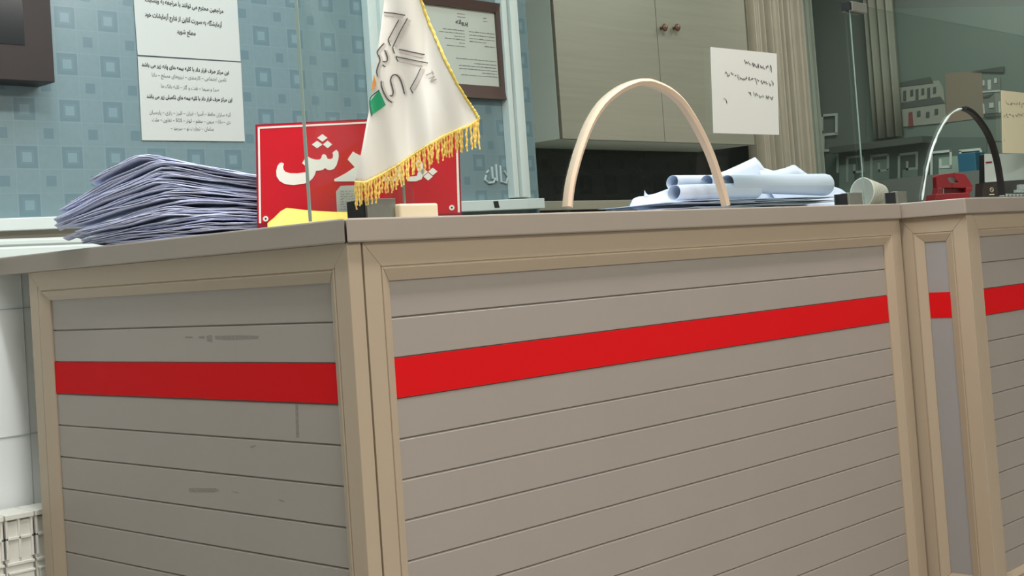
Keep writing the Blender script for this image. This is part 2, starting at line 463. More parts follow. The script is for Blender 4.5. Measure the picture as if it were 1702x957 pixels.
def panel(label, pf, u0, u1, ws, wb, we, wbe, loc, slat=M['slat'], grooves=True, grp=None):
    """ws/we: flat width at the start/end stile"""
    t = thing('reception_counter', label, 'counter', loc)
    wf = 0.0435; zt = ZB - 0.0005
    # top and bottom rails and the two stiles; stiles keep their own flat width
    def rail_(z, s):
        pr = [(0, -0.02), (0, .012), (wf - .0022, .012), (wf - .001, .010), (wf, .010), (wf + .001, .012), (wf + .0032, .012), (wf + wb, .0035), (wf + wb, -.02)]
        b = new(); A, B = [], []
        for a, d in pr:
            fa = a / (wf + wb)
            A.append(b.verts.new(pf(u0 + (ws + wb) * fa + .0009, d, z - s * a))); B.append(b.verts.new(pf(u1 - (we + wbe) * fa - .0009, d, z - s * a)))
        k = len(pr)
        for i in range(k): b.faces.new([A[i], A[(i + 1) % k], B[(i + 1) % k], B[i]])
        b.faces.new(A[::-1]); b.faces.new(B); bmesh.ops.recalc_face_normals(b, faces=b.faces[:]); return b
    def stile_(u, s, w, wbv):
        pr = [(0, -0.02), (0, .012), (w - .0022, .012), (w - .001, .010), (w, .010), (w + .001, .0125), (w + .0032, .0125), (w + wbv, .0035), (w + wbv, -.02)]
        b = new(); A, B = [], []
        for a, d in pr:
            fa = a / (w + wbv) * (wf + wb)
            A.append(b.verts.new(pf(u + s * a, d, zt - fa))); B.append(b.verts.new(pf(u + s * a, d, 0.03 + fa)))
        k = len(pr)
        for i in range(k): b.faces.new([A[i], A[(i + 1) % k], B[(i + 1) % k], B[i]])
        b.faces.new(A[::-1]); b.faces.new(B); bmesh.ops.recalc_face_normals(b, faces=b.faces[:]); return b
    obj('rail', rail_(zt, 1), M['alu'], t); obj('rail', rail_(0.03, -1), M['alu'], t)
    obj('stile', stile_(u0, 1, ws, wb), M['alu'], t); obj('stile', stile_(u1, -1, we, wbe), M['alu'], t)
    a0, a1 = u0 + ws + wb - .002, u1 - we - wbe + .002
    obj('slat_board', slat_board(pf, a0, a1, grooves), slat, t)
    s = obj('stripe', pbox(pf, a0, a1, -0.002, 0.0012, Z0 - P + .0005, Z0 - .001), M['red'], t); s['label'] = 'bright red stripe'
    return t
pl = panel('greige slatted counter side with scuff marks, left of the corner', LEFT, -0.012, 1.077, 0.036, 0.021, 0.038, 0.036, (0, .5, .0))
pf_ = panel('long greige slatted counter front with red stripe, between corner and step', FRONT, 0.0246, 1.985, 0.040, 0.024, 0.048, 0.034, (1, 0, .0))
ps = panel('narrow plain grey counter panel on the step, facing left', SIDE, -0.185, -0.002, 0.038, 0.023, 0.038, 0.025, (2.02, -.1, .0), M['slat_blue'], False)
pr_ = panel('greige slatted counter front right of the step, cut by the frame', RIGHT, 2.0375, 3.3, 0.032, 0.018, 0.04, 0.024, (2.6, -.18, .0))
# return of the left panel towards the front and the post of the right-hand section
o = obj('corner_post', BX(-0.0117, 0.0178, -0.0132, 0.02, 0.03, ZB - .0005), M['alu'], pl); bevel(o, .001)
o = obj('corner_post', BX(1.9995, 2.0365, -0.1865, -0.184, 0.03, ZB - .0005), M['alu'], pr_); bevel(o, .003)
o = obj('backing', BX(0.004, 2.05, 0.021, 0.03, 0.03, ZB - .002), M['dark'], pf_)
# scuffs on the left panel
b = new()
def scuff(pts, y0=None):
    prism(b, [V(px, py, 'x', -0.0002) for px, py in pts], (0.0015, 0, 0))
for pts in (((343, 558), (352, 556), (353, 569), (344, 567)), ((357, 558), (395, 557), (431, 558), (428, 563), (380, 565), (358, 564)), ((330, 559), (340, 558), (340, 563), (331, 562)), ((307, 559), (320, 559), (320, 562), (308, 562)),
            ((314, 811), (358, 811), (365, 815), (355, 818), (314, 818)), ((386, 816), (396, 818), (397, 820), (388, 818)), ((463, 829), (474, 833), (472, 834), (464, 832)),
            ((491, 671), (495, 671), (497, 727), (492, 727)), ((415, 742), (425, 739), (424, 742), (417, 745))):
    scuff(pts)
ks = NT('scuff_mark'); ks.b.inputs['Base Color'].default_value = lin('#6F675F')
f = ks.noise(180, 4); ks.l(ks.mix(f, lin('#676059'), lin('#8B857E')), ks.b.inputs['Base Color'])
obj('scuff', b, ks.m, pl)['label'] = 'dark scuff marks'

def worktop(label, pts, name='counter_worktop'):
    b = new(); prism(b, [Vector((x, y, ZT)) for x, y in pts], (0, 0, ZB - ZT))
    o = solo(name, b, M['worktop'], label, 'worktop'); bevel(o, 0.003, 2); return o
worktop('greige worktop of the left counter arm, holding the tall paper stack', [(-.0222, -.0202), (-.0222, WY - .032), (.52, WY - .032), (.52, .525), (.0, .0)][:5])
worktop('long greige worktop on the counter front, under the glass arch', [(-.0187, -.0222), (1.9785, -.0222), (1.9785, .52), (.5235, .52), (.002, .0)][:5])
worktop('greige worktop right of the step, under the red hole punch', [(1.9805, -.195), (3.35, -.195), (3.35, .52), (1.9805, .52)])

# ================================================================ GLASS PARTITION
GY = 0.12
arch_px = [(947, 344), (949, 322), (953, 298), (960, 270), (968, 244), (982, 208), (1003, 174), (1031, 150), (1058, 138), (1072, 136.5), (1086, 138), (1113, 150), (1135, 169), (1153, 195), (1169, 224), (1184, 257), (1196, 292), (1204, 318), (1210, 341)]
def smooth_path(pts, n=3):
    out = []
    for i in range(len(pts) - 1):
        p0, p1, p2, p3 = pts[max(i - 1, 0)], pts[i], pts[i + 1], pts[min(i + 2, len(pts) - 1)]
        for k in range(n):
            t = k / n
            out.append(0.5 * ((2 * p1) + (p2 - p0) * t + (2 * p0 - 5 * p1 + 4 * p2 - p3) * t * t + (3 * p1 - p0 - 3 * p2 + p3) * t ** 3))
    out.append(pts[-1]); return out
arch = smooth_path([V(x, y, 'y', GY) for x, y in arch_px])
GZ0, GZ1 = ZT + .004, 1.665
def pane(label, x0, x1, ar):
    b = new()
    pts = [Vector((x0, GY, GZ0))] + [Vector((p.x, GY, max(p.z, GZ0))) for p in ar] + [Vector((x1, GY, GZ0)), Vector((x1, GY, GZ1)), Vector((x0, GY, GZ1))]
    pts[1].z = GZ0; pts[len(ar)].z = GZ0
    prism(b, pts, (0, 0.008, 0))
    bmesh.ops.triangulate(b, faces=[f for f in b.faces if len(f.verts) > 4])
    t = thing('glass_screen', label, 'glass screen', (x0, GY, GZ0))
    obj('pane', b, M['glass'], t); return t
gx0 = V(517, 345, 'y', GY).x; gxj = V(1435, 300, 'y', GY).x
g1 = pane('tall clear glass screen with arched hole edged in beige', gx0, gxj - .001, arch)
def edge_strip(bm, pts, w, d, y0):
    """flat edging following an arch on the glass plane"""
    n = len(pts); A = []
    for i, p in enumerate(pts):
        t = (pts[min(i + 1, n - 1)] - pts[max(i - 1, 0)]).normalized(); s = Vector((t.z, 0, -t.x)) * w
        A.append([bm.verts.new(p + s * a + Vector((0, c, 0))) for a, c in ((-1, -.3 * d), (-.2, -d), (.2, -.8 * d), (1, -.3 * d), (1, d + .008), (-1, d + .008))])
    for X, Y in zip(A, A[1:]):
        for k in range(6): bm.faces.new([X[k], X[(k + 1) % 6], Y[(k + 1) % 6], Y[k]])
    bm.faces.new(A[0]); bm.faces.new(A[-1][::-1]); bmesh.ops.recalc_face_normals(bm, faces=bm.faces[:]); return bm
e = obj('arch_edging', edge_strip(new(), arch, 0.008, 0.006, GY), M['edging'], g1); e['label'] = 'beige rubber edging'
obj('polished_edge', BX(gx0 - .001, gx0 + .0004, GY, GY + .008, GZ0, GZ1), M['glass_edge'], g1)
arch2_px = [(1535, 332), (1539, 305), (1545, 272), (1553, 243), (1564, 216), (1578, 194), (1590, 184), (1605, 180), (1619, 187), (1632, 202), (1643, 219), (1652, 240), (1659, 265), (1664, 292), (1668, 324)]
arch2 = smooth_path([V(x, y, 'y', GY) for x, y in arch2_px])
g2 = pane('clear glass screen right of the joint with half of its arch edged in black', gxj + .001, 3.34, arch2)
h = 3 * 7
obj('arch_edging', edge_strip(new(), arch2[h:], 0.0065, 0.006, GY), M['black'], g2)['label'] = 'black rubber edging'
b = new(); rr = random.Random(3)
tube(b, [p + Vector((rr.uniform(-.001, .001), .004, 0)) for p in arch2[:h]], [rr.uniform(.0018, .0042) for _ in arch2[:h]], 6)
ch = obj('chipped_edge', b, mat('chipped_glass', '#DDEDEA', 0.1, 0, 0.3, 90), g2)
obj('polished_edge', BX(gxj - .0006, gxj + .0006, GY - .0005, GY + .003, GZ0, GZ1), M['glass_edge'], g2)

def clamp(label, px0, px1, py0, py1, y, depth, group=None, open_=False):
    a, c = V(px0, py0, 'y', y), V(px1, py1, 'y', y)
    t = thing('glass_clamp', label, 'clamp', ((a.x + c.x) / 2, GY, ZT))
    top = a.z
    o = obj('jaw', BX(a.x, c.x, y, GY - .0005, ZT, top), M['steel'], t); bevel(o, .001)
    o = obj('jaw', BX(a.x, c.x, GY + .0085, GY + .02, ZT, top - .002), M['steel'], t)
    obj('gasket', BX(a.x - .006, a.x - .0005, y + .006, GY + .014, ZT, top - .002), M['black'], t)
    return t
clamp('grey metal glass clamp under the white flag', 610, 659, 330, 357, .085, .03)
clamp('small grey metal glass clamp in front of the paper cup', 1411, 1434, 320, 336, .095, .02)
cl = clamp('small dark glass clamp right of the paper cup', 1491, 1508, 318, 335, .10, .02)
# hinge clip at the top of the joint
a, c = V(1416, 3, 'y', GY - .012), V(1442, 22, 'y', GY - .012)
t = thing('glass_clip', 'small metal clip joining two glass screens at the upper edge', 'clip', ((a.x + c.x) / 2, GY, c.z))
bevel(obj('plate', BX(a.x, c.x + .0, GY - .012, GY - .0006, c.z, GZ1 + .004), M['steel'], t), .001)
obj('plate', BX(a.x, c.x, GY + .0086, GY + .018, c.z, GZ1 + .004), M['steel'], t)
obj('pin', BX(a.x - .012, a.x - .0005, GY - .010, GY + .016, c.z + .004, GZ1 + .002), M['black'], t)

# notices on the glass
def notice(label, corners, y, material, draw, cat='paper notice', name='paper_notice', th=.0008):
    """corners TL,TR,BR,BL in plane y facing -y"""
    pts = [Vector((c.x, y, c.z)) for c in corners]
    cen = sum(pts, Vector()) / 4; t = thing(name, label, cat, (cen.x, y, min(p.z for p in pts)))
    b = new(); TL, TR, BR, BL = pts
    rr = random.Random(hash(label) % 99)
    def fn(s, u):
        top = TL.lerp(TR, s); bot = BL.lerp(BR, s); p = bot.lerp(top, u)
        return p
    sheet(b, fn, 6, 6, th, (0, -1, 0)); obj('sheet', b, material, t)
    draw(t, TL, TR, BR, BL, y - th * 0 - .0004); return t
c4 = lambda pts, y: [V(px, py, 'y', y) for px, py in pts]
def hand_lines(lines, seedb, r=.0009, hh=.014):
    def draw(t, TL, TR, BR, BL, y):
        b = new()
        for i, (s0, u0, s1, u1, n) in enumerate(lines):
            f = lambda s, u: TL.lerp(TR, s).lerp(BL.lerp(BR, s), u)
            p, q = f(s0, u0), f(s1, u1); p.y = q.y = y
            scribble(b, p, q, hh, n, (0, 0, 1), (0, -1, 0), r, seedb + i)
        obj('handwriting', b, M['ink'], t)
    return draw
notice('handwritten white sheet taped on the glass right of the beige arch', c4([(1181, 78), (1291, 89), (1295, 224), (1186, 221)], GY - .002), GY - .002, M['paper'],
       hand_lines([(.48, .15, .92, .20, 34), (.20, .30, .92, .38, 52), (.54, .52, .92, .56, 28), (.17, .60, .22, .64, 7)], 11))
pA = c4([(1664, 150), (1740, 160), (1740, 262), (1667, 256)], GY - .002)
pA[1].x = pA[2].x = pA[0].x + .297; pA[1].z = pA[0].z; pA[2].z = pA[3].z = pA[0].z - .21
notice('cream handwritten sheet on the right glass screen, cut by the frame', pA, GY - .002, M['cream'],
       hand_lines([(.12, .2, .7, .2, 30), (.04, .38, .7, .38, 36), (.04, .8, .06, .85, 3)], 31, .0007))

# ================================================================ WALL ITEMS
WP = WY - .003
def typed(lines, size):
    def draw(t, TL, TR, BR, BL, y):
        parts = []; soft = []
        f = lambda s, u: TL.lerp(TR, s).lerp(BL.lerp(BR, s), u)
        for s0, s1, u0, u1, txt, bold in lines:
            p, q = f(s0, u0), f(s1, u1); me = text_mesh(shape(txt), size, (q - p).length, .0004 if bold else 0)
            o = (p + q) / 2; o.y = y - .0003
            (parts if bold else soft).append((me, frame_mx(o, q - p, (0, 0, 1))))
        if parts: obj('lettering', join_meshes(parts), M['ink'], t)
        if soft: obj('lettering', join_meshes(soft), M['ink_soft'], t)
    return draw
up = c4([(219, -45), (392, -36), (400, 102), (229, 91)], WP)
notice('upper of two printed white sheets on the tiled wall', up, WP, M['paper'],
       typed([(.10, .85, .335, .43, 'مراجعین محترم می توانند با مراجعه به وبسایت', 1), (.09, .83, .52, .60, 'آزمایشگاه به صورت آنلاین از نتایج آزمایشات خود', 1), (.38, .56, .705, .72, 'مطلع شوید', 1)], .017))
lo = c4([(229, 94), (400.5, 104), (407, 235), (236, 233)], WP)
notice('lower printed white sheet on the tiled wall, above the tall paper stack', lo, WP, M['paper'],
       typed([(.03, .87, .11, .16, 'این مرکز طرف قرار داد با کلیه بیمه های پایه زیر می باشد', 1),
              (.12, .84, .23, .25, 'تامین اجتماعی – کارمندی – نیروهای مسلح – دانا', 0),
              (.20, .76, .36, .38, 'صدا و سیما – نفت و گاز – کلیه بانک ها', 0),
              (.06, .89, .49, .50, 'این مرکز طرف قرار داد با کلیه بیمه های تکمیلی زیر می باشد', 1),
              (.08, .87, .68, .69, 'آتیه سازان حافظ – آسیا – ایران – البرز – رازی – پارسیان', 0),
              (.10, .86, .77, .78, 'دی – دانا – میهن – معلم – کوثر – SOS – تعاون – ملت', 0),
              (.27, .69, .87, .87, 'سامان – تجارت نو – سرمد –', 0)], .014))
# dark wooden box on the wall, upper left
bx1 = V(65, 145, 'y', WY); 
t = thing('wooden_box', 'dark brown wooden box on the tiled wall in the upper left corner', 'wall box', (bx1.x - .2, WY, bx1.z))
bd = 0.078
bevel(obj('body', BX(bx1.x - .5, bx1.x, WY - bd, WY, bx1.z, bx1.z + .5), M['wood'], t), .002)
obj('face', BX(bx1.x - .44, bx1.x - .075, WY - bd - .0015, WY - bd + .001, bx1.z + .085, bx1.z + .45), mat('dark_screen', '#151B1E', 0.15), t)

# ghost lettering reflected in the glass, built as strokes on the tiled wall
t = thing('lettering_reflection', 'small white lettering reflection modelled on the tiled wall left of the pale post', 'modelled reflection', (V(825, 300, 'y', WP).x, WY, V(825, 305, 'y', WP).z))
b = new()
for ln, w in (([(808, 291), (806, 299), (812, 304), (820, 303), (823, 296)], .0042), ([(817, 277), (819, 297)], .0045), ([(824, 273), (826, 301)], .0045), ([(831, 275), (833, 302), (842, 304)], .0045), ([(838, 284), (844, 294), (842, 302)], .0036), ([(812, 283), (808, 288)], .003)):
    tube(b, [V(x, y, 'y', WP) for x, y in ln], w, 6)
obj('lettering', b, mat('reflected_white', '#A9B7B8', .6), t)
# framed certificate
q = c4([(688, -12), (843, 8), (845, 166), (690, 148)], WY - .02)
X0, X1 = V(684, 60, 'y', WY - .02).x, V(844, 80, 'y', WY - .02).x
Zt, Zb = V(843, 8, 'y', WY - .02).z, V(845, 166, 'y', WY - .02).z
t = thing('framed_certificate', 'brown framed certificate on the tiled wall behind the flag', 'framed certificate', ((X0 + X1) / 2, WY, Zb))
iw = X1 - V(829, 80, 'y', WY - .02).x; ih = V(832, 144, 'y', WY - .02).z - Zb
b = new(); y0, y1 = WY - .024, WY
o4 = [(X0, Zt), (X1, Zt), (X1, Zb), (X0, Zb)]; i4 = [(X0 + iw, Zt - ih * .72), (X1 - iw, Zt - ih * .72), (X1 - iw, Zb + ih), (X0 + iw, Zb + ih)]
for k in range(4):
    l = (k + 1) % 4
    prism(b, [Vector((o4[k][0], y0, o4[k][1])), Vector((o4[l][0], y0, o4[l][1])), Vector((i4[l][0], y0 + .006, i4[l][1])), Vector((i4[k][0], y0 + .006, i4[k][1]))], (0, .018, 0))
bmesh.ops.remove_doubles(b, verts=b.verts[:], dist=1e-6)
obj('frame', b, M['frame_wood'], t)
ix0, ix1, iz0, iz1 = X0 + iw, X1 - iw, Zb + ih, Zt - ih * .72
obj('certificate', BX(ix0, ix1, WY - .010, WY - .001, iz0, iz1), mat('certificate_paper', '#B4B9B0', 0.6), t)
b = new(); rr = random.Random(5)
Wc, Hc = ix1 - ix0, iz1 - iz0
for s0, s1, u in ((.30, .58, .29), (.25, .58, .33), (.44, .58, .37), (.32, .58, .41), (.5, .58, .455), (.34, .58, .50),
                  (.64, .98, .29), (.64, .98, .335), (.64, .98, .38), (.64, .86, .42), (.84, .98, .47), (.45, .98, .66), (.68, .98, .71), (.48, .98, .75), (.48, .98, .79), (.78, .98, .83), (.5, .98, .87),
                  (.5, .60, .07), (.5, .62, .11), (.84, .90, .09), (.84, .90, .13)):
    s = s0
    while s < s1 - .01:
        e = min(s1, s + rr.uniform(.02, .07)); z = iz1 - u * Hc
        box(b, ix0 + s * Wc, ix0 + e * Wc, WY - .0105, WY - .0098, z - .0008, z + .0006 + rr.uniform(0, .001)); s = e + .008
obj('print', b, M['ink_soft'], t)
me = text_mesh(shape('پروانه'), .02, Wc * .16, .0004)
obj('lettering', join_meshes([(me, frame_mx(Vector((ix0 + .55 * Wc, WY - .0112, iz1 - .205 * Hc)), (1, 0, 0), (0, 0, 1)))]), M['ink'], t)

# ================================================================ ALCOVE: cabinet, backsplash, ledge, curtain
CY = 2.05
cL, cM, cR = V(931, 234, 'y', CY), V(1101, 236, 'y', CY), V(1250, 240, 'y', CY)
czb = cM.z; czt = czb + .85
t = thing('wall_cabinet', 'pale wood wall cabinet with two doors and round brown knobs', 'cabinet', ((cL.x + cR.x) / 2, 2.4, czb))
obj('body', BX(cL.x, cR.x, CY + .004, 2.4, czb, czt), M['cab_side'], t)['label'] = 'pale green-white sides'
for (x0, x1, kx) in ((cL.x + .0005, cM.x - .0025, V(1094, 48, 'y', CY)), (cM.x + .0025, cR.x, V(1115, 48, 'y', CY))):
    d = obj('door', BX(x0, x1, CY - .016, CY + .002, czb - .002, czt), M['cab'], t); bevel(d, .0015)
    kb = new(); lathe(kb, (kx.x, CY - .016, kx.z - .0), (0, -1, 0), [(.009, 0), (.007, .006), (.007, .012), (.017, .018), (.019, .024), (.015, .030), (.0001, .033)], 20)
    obj('knob', kb, M['mush'], d, True)
struct('wall_backsplash', BX(1.995, V(1262, 300, 'y', 2.39).x, 2.385, 2.3995, .9, czb - .001 + .1), M['tile_dark'])
lg = V(1000, 334, 'y', 2.1)
o = solo('back_worktop', BX(1.995, 5.0, 2.05, 2.384, lg.z - .04, lg.z), M['cab'], 'grey back worktop along the dark wall under the cabinet', 'worktop'); bevel(o, .002)
o = solo('base_cabinet', BX(2.0, 4.98, 2.08, 2.384, 0.0, lg.z - .041), mat('dark_base', '#33332F', 0.5), 'dark base cabinet under the grey back worktop', 'cabinet')
# curtain
def curtain(label, x0, x1, y, z0, z1, waves, amp, m, seed):
    rr = random.Random(seed); ph = [rr.uniform(0, 6) for _ in range(4)]
    def fn(s, u):
        x = x0 + (x1 - x0) * s
        a = amp * (math.sin(2 * PI * waves * s + ph[0]) + .5 * math.sin(2 * PI * waves * 2.3 * s + ph[1]) + .25 * math.sin(2 * PI * waves * 4.1 * s + ph[2]))
        return Vector((x, y + a * (1.1 - .2 * u), z0 + (z1 - z0) * u))
    b = new(); sheet(b, fn, 220, 4, .002, (0, -1, 0))
    return solo('curtain', b, m, label, 'curtain', None, True)
cx0 = V(1246, 100, 'y', 2.2).x
curtain('beige pleated curtain right of the wall cabinet, behind the handwritten sheet', cx0, V(1335, 100, 'y', 2.2).x, 2.22, .3, 2.8, 11, .036, M['curtain'], 2)
curtain('dim grey-green curtain behind the joint of the glass screens', V(1340, 100, 'y', 2.2).x, 5.7, 2.25, .3, 2.8, 13, .034, mat('dim_curtain', '#8A9285', 0.8, 0, .1, 6), 4)

# ---- office right wall, with glass reflections of houses and key pattern modelled as relief
RX = 6.0
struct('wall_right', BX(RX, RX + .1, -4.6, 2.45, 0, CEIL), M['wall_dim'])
rx = lambda pts, d=.0: [V(px, py, 'x', RX - d) for px, py in pts]
zz7 = lambda pts: [(1480 + x / 5.982, 80 + y / 5.982) for x, y in pts]
def wpoly(polys, m, name, par, d=.012, th=.004):
    b = new()
    for p in polys: prism(b, rx(p, d), (th, 0, 0))
    return obj(name, b, m, par)
pc = rx([(1600, 180)])[0]
t = thing('houses_reflection', 'large dim reflection of pale houses, modelled behind the right glass screen', 'picture', (RX, pc.y, 1.2))
wpoly([[(1440, 15), (1702, 10), (1702, 232), (1440, 245)]], mat('reflected_sky', '#5C6C63', .5, 0, .06, 2), 'backdrop', t, .006, .006)
wpoly([zz7([(540, 260), (640, 240), (910, 235), (935, 690), (560, 740)])], mat('reflected_taupe', '#726A5A', .6, 0, .05, 6), 'taupe_building', t, .010)
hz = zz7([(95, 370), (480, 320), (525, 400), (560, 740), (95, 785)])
wpoly([hz], mat('reflected_house', '#7F857A', .6), 'house_front', t, .014)
wpoly([zz7([(70, 345), (395, 285), (425, 345), (90, 385)]), zz7([(90, 545), (495, 480), (540, 545), (95, 605)])], mat('reflected_roof', '#434A45', .6), 'house_roof', t, .018)
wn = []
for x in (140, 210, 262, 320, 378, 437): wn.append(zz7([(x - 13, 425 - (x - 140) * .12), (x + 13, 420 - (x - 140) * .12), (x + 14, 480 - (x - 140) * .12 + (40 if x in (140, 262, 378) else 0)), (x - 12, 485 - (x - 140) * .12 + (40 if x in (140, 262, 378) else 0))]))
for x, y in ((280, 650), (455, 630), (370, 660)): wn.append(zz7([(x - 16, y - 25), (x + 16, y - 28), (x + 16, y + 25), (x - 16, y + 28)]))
wpoly(wn, mat('reflected_window', '#3A423E', .6), 'house_windows', t, .019)
wpoly([zz7([(180, 640), (215, 632), (225, 775), (180, 780)])], mat('reflected_door', '#6B3230', .6), 'house_door', t, .019)
wpoly([zz7([(912, 300), (1095, 290), (1100, 640), (938, 650)])], mat('reflected_grey_house', '#5D665F', .6), 'house_front', t, .014)
wpoly([zz7([(810, 228), (1130, 180), (1130, 240), (1060, 242)]), zz7([(935, 655), (1095, 645), (1095, 675), (940, 690)]), zz7([(918, 480), (1025, 450), (980, 490), (920, 498)])], mat('reflected_roof_dark', '#39403C', .6), 'house_roof', t, .018)
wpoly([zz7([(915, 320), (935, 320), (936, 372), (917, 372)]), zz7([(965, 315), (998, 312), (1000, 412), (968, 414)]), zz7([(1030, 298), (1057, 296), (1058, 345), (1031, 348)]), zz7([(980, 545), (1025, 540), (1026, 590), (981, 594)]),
        zz7([(915, 425), (1090, 415), (1092, 432), (916, 442)]), zz7([(1072, 530), (1092, 528), (1096, 640), (1076, 642)]), zz7([(915, 550), (930, 550), (940, 650), (922, 652)])], mat('reflected_pale', '#9DAA9F', .6), 'house_windows', t, .019)
# reflected key pattern, built as solid pieces along the wall below the houses
t = thing('key_reflection', 'pale reflection of a square key pattern, modelled below the reflected houses', 'window film', (RX, rx([(1500, 280)])[0].y, 1.2))
wpoly([[(1372, 250), (1535, 228), (1640, 228), (1640, 330), (1372, 330)]], mat('reflected_key_back', '#4C5C55', .5, 0, .15, 5), 'backing', t, .007, .004)
wpoly([[(1395, 275), (1420, 272), (1420, 320), (1395, 322)], [(1436, 268), (1478, 264), (1478, 318), (1436, 320)], [(1500, 282), (1525, 280), (1525, 318), (1500, 318)], [(1560, 262), (1600, 258), (1600, 305), (1560, 305)]], mat('reflected_key_pale', '#7E9588', .5, 0, .15, 9), 'pale_patch', t, .012, .004)
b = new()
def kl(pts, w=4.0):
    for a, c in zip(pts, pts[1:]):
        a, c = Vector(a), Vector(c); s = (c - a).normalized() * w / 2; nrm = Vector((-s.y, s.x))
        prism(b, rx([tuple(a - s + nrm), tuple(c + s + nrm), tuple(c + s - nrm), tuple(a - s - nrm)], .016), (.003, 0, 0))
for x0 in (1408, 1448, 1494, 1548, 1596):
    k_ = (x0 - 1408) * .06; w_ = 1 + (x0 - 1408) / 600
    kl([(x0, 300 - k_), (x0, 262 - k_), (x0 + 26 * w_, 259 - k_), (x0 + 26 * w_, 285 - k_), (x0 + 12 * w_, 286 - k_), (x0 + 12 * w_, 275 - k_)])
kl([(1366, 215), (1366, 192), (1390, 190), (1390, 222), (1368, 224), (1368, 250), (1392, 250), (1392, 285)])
obj('key_lines', b, mat('reflected_key_lines', '#A9B7AD', .6), t)
o = solo('dark_cabinet', BX(RX - .16, RX - .02, rx([(1555, 250)])[0].y, rx([(1400, 250)])[0].y, V(1480, 243, 'x', RX - .16).z, V(1480, 232, 'x', RX - .16).z), mat('dark_shelf', '#454C44', .5), 'dark wall shelf between the modelled reflections of houses and key pattern', 'shelf')
o = solo('blue_box', BX(RX - .3, RX - .17, V(1622, 270, 'x', RX - .3).y, V(1592, 270, 'x', RX - .3).y, V(1606, 287, 'x', RX - .3).z, V(1606, 254, 'x', RX - .3).z), mat('teal_box', '#1F5468', .5), 'teal blue box behind the red hole punch', 'box'); o.name = 'teal_box'; bevel(o, .004)
o = solo('side_table', BX(RX - .5, RX - .1, -1.0, 1.9, 0, V(1606, 287, 'x', RX - .3).z - .002), mat('side_table_grey', '#5B635E', .5), 'grey side cabinet along the right wall under the teal box', 'cabinet')
cylab = 'narrow pale curtain strip beside the modelled reflection of houses'
cy0, cy1 = rx([(1500, 100)])[0].y, rx([(1450, 100)])[0].y
def fn(s, u): return Vector((RX - .06 + .015 * math.sin(s * 22) , cy0 + (cy1 - cy0) * s, V(1480, 232, 'x', RX).z + .01 + (2.8 - V(1480, 232, 'x', RX).z) * u))
b = new(); sheet(b, fn, 60, 3, .002, (-1, 0, 0)); solo('curtain', b, mat('pale_dim_curtain', '#7C8072', .8, 0, .08, 6), cylab, 'curtain', None, True)

# ================================================================ THE RED SIGN
SZ = 2.68
sp = lambda px, py, dz=0: D(px, py, SZ - dz)
t = thing('reception_sign', 'red sign board with white Persian lettering behind the flag', 'sign', (D(595, 362, SZ).x, D(595, 362, SZ).y, ZT))
BL_, BR_ = sp(427, 373), sp(767, 355); TL_, TR_ = sp(424.5, 207), sp(762, 190)
dz = ZT + .0005 - min(BL_.z, BR_.z)
for v in (BL_, BR_): v.z = max(v.z, ZT + .0005); 
BL_.z = BR_.z = ZT + .0006
nb = CF * .004
b = new(); prism(b, [TL_, TR_, BR_, BL_], nb); obj('board', b, M['sign_edge'], t)
def on_sign(pts, m, name, dz=.001, th=.0008):
    b = new()
    for poly in pts: prism(b, [sp(x, y, dz) for x, y in poly], CF * th)
    bmesh.ops.triangulate(b, faces=[f for f in b.faces if len(f.verts) > 4])
    return obj(name, b, m, t)
z4 = lambda pts: [(440 + x / 7.36, 200 + y / 7.36) for x, y in pts]
z5 = lambda pts: [(560 + x / 7.092, 280 + y / 7.092) for x, y in pts]
on_sign([[(426.5, 209), (761, 192), (765.5, 353.5), (429, 371)]], M['sign'], 'face', .0008, .0006)
def strip(a, c, w0):
    return a, c
on_sign([[(428.5, 211), (760, 195), (760, 197.7), (428.5, 214)], [(428.5, 211), (431.5, 211), (434, 371), (430.6, 371)], [(756.3, 195), (759.6, 195), (764.6, 353), (761, 353)]], M['sign_white'], 'border', .0016)
sh = [(878, 360), (900, 385), (906, 430), (900, 480), (878, 550), (845, 595), (800, 608), (765, 602), (738, 582), (712, 604), (670, 614), (628, 616), (615, 660), (590, 705), (548, 745), (480, 775), (350, 790), (250, 780), (182, 742), (145, 685), (140, 620), (155, 560), (180, 525), (208, 514), (235, 530), (225, 570), (232, 605), (255, 630), (310, 646), (400, 648), (500, 635), (528, 620), (535, 590), (495, 555), (458, 525), (480, 485), (518, 435), (560, 462), (620, 480), (670, 480), (692, 460), (700, 425), (725, 411), (750, 428), (768, 468), (800, 474), (830, 462), (838, 430), (828, 398), (850, 375)]
dm = lambda x, y, w, h: [(x - w, y), (x, y - h), (x + w, y), (x, y + h)]
re = [(1080, 380), (1110, 400), (1150, 420), (1220, 440), (1270, 520), (1275, 620), (1230, 700), (1160, 742), (1095, 746), (852, 746), (850, 718), (900, 695), (1000, 640), (1100, 572), (1015, 480), (1030, 450)]
ye = [(1450, 745), (1450, 690), (1560, 690), (1600, 640), (1590, 560), (1640, 500), (1680, 560), (1690, 650), (1670, 715), (1600, 745)]
za = [(1760, 745), (1760, 690), (1860, 680), (1880, 620), (1840, 520), (1880, 460), (1930, 520), (1950, 640), (1920, 720), (1850, 745)]
pe = [(1990, 700), (1960, 600), (1980, 560), (2010, 640), (2060, 560), (2110, 520), (2150, 580), (2140, 690), (2080, 735), (2030, 735)]
let = [z4(sh), z4(dm(705, 214, 64, 46)), z4(dm(641, 295, 66, 46)), z4(dm(769, 294, 57, 47)), z4(re), z4(ye), z4(za), z5(dm(1020, 40, 52, 44)), z5(dm(1130, 35, 56, 45)), z5(dm(1075, 95, 56, 47))]
on_sign(let, M['sign_white'], 'lettering', .0018, .0008)
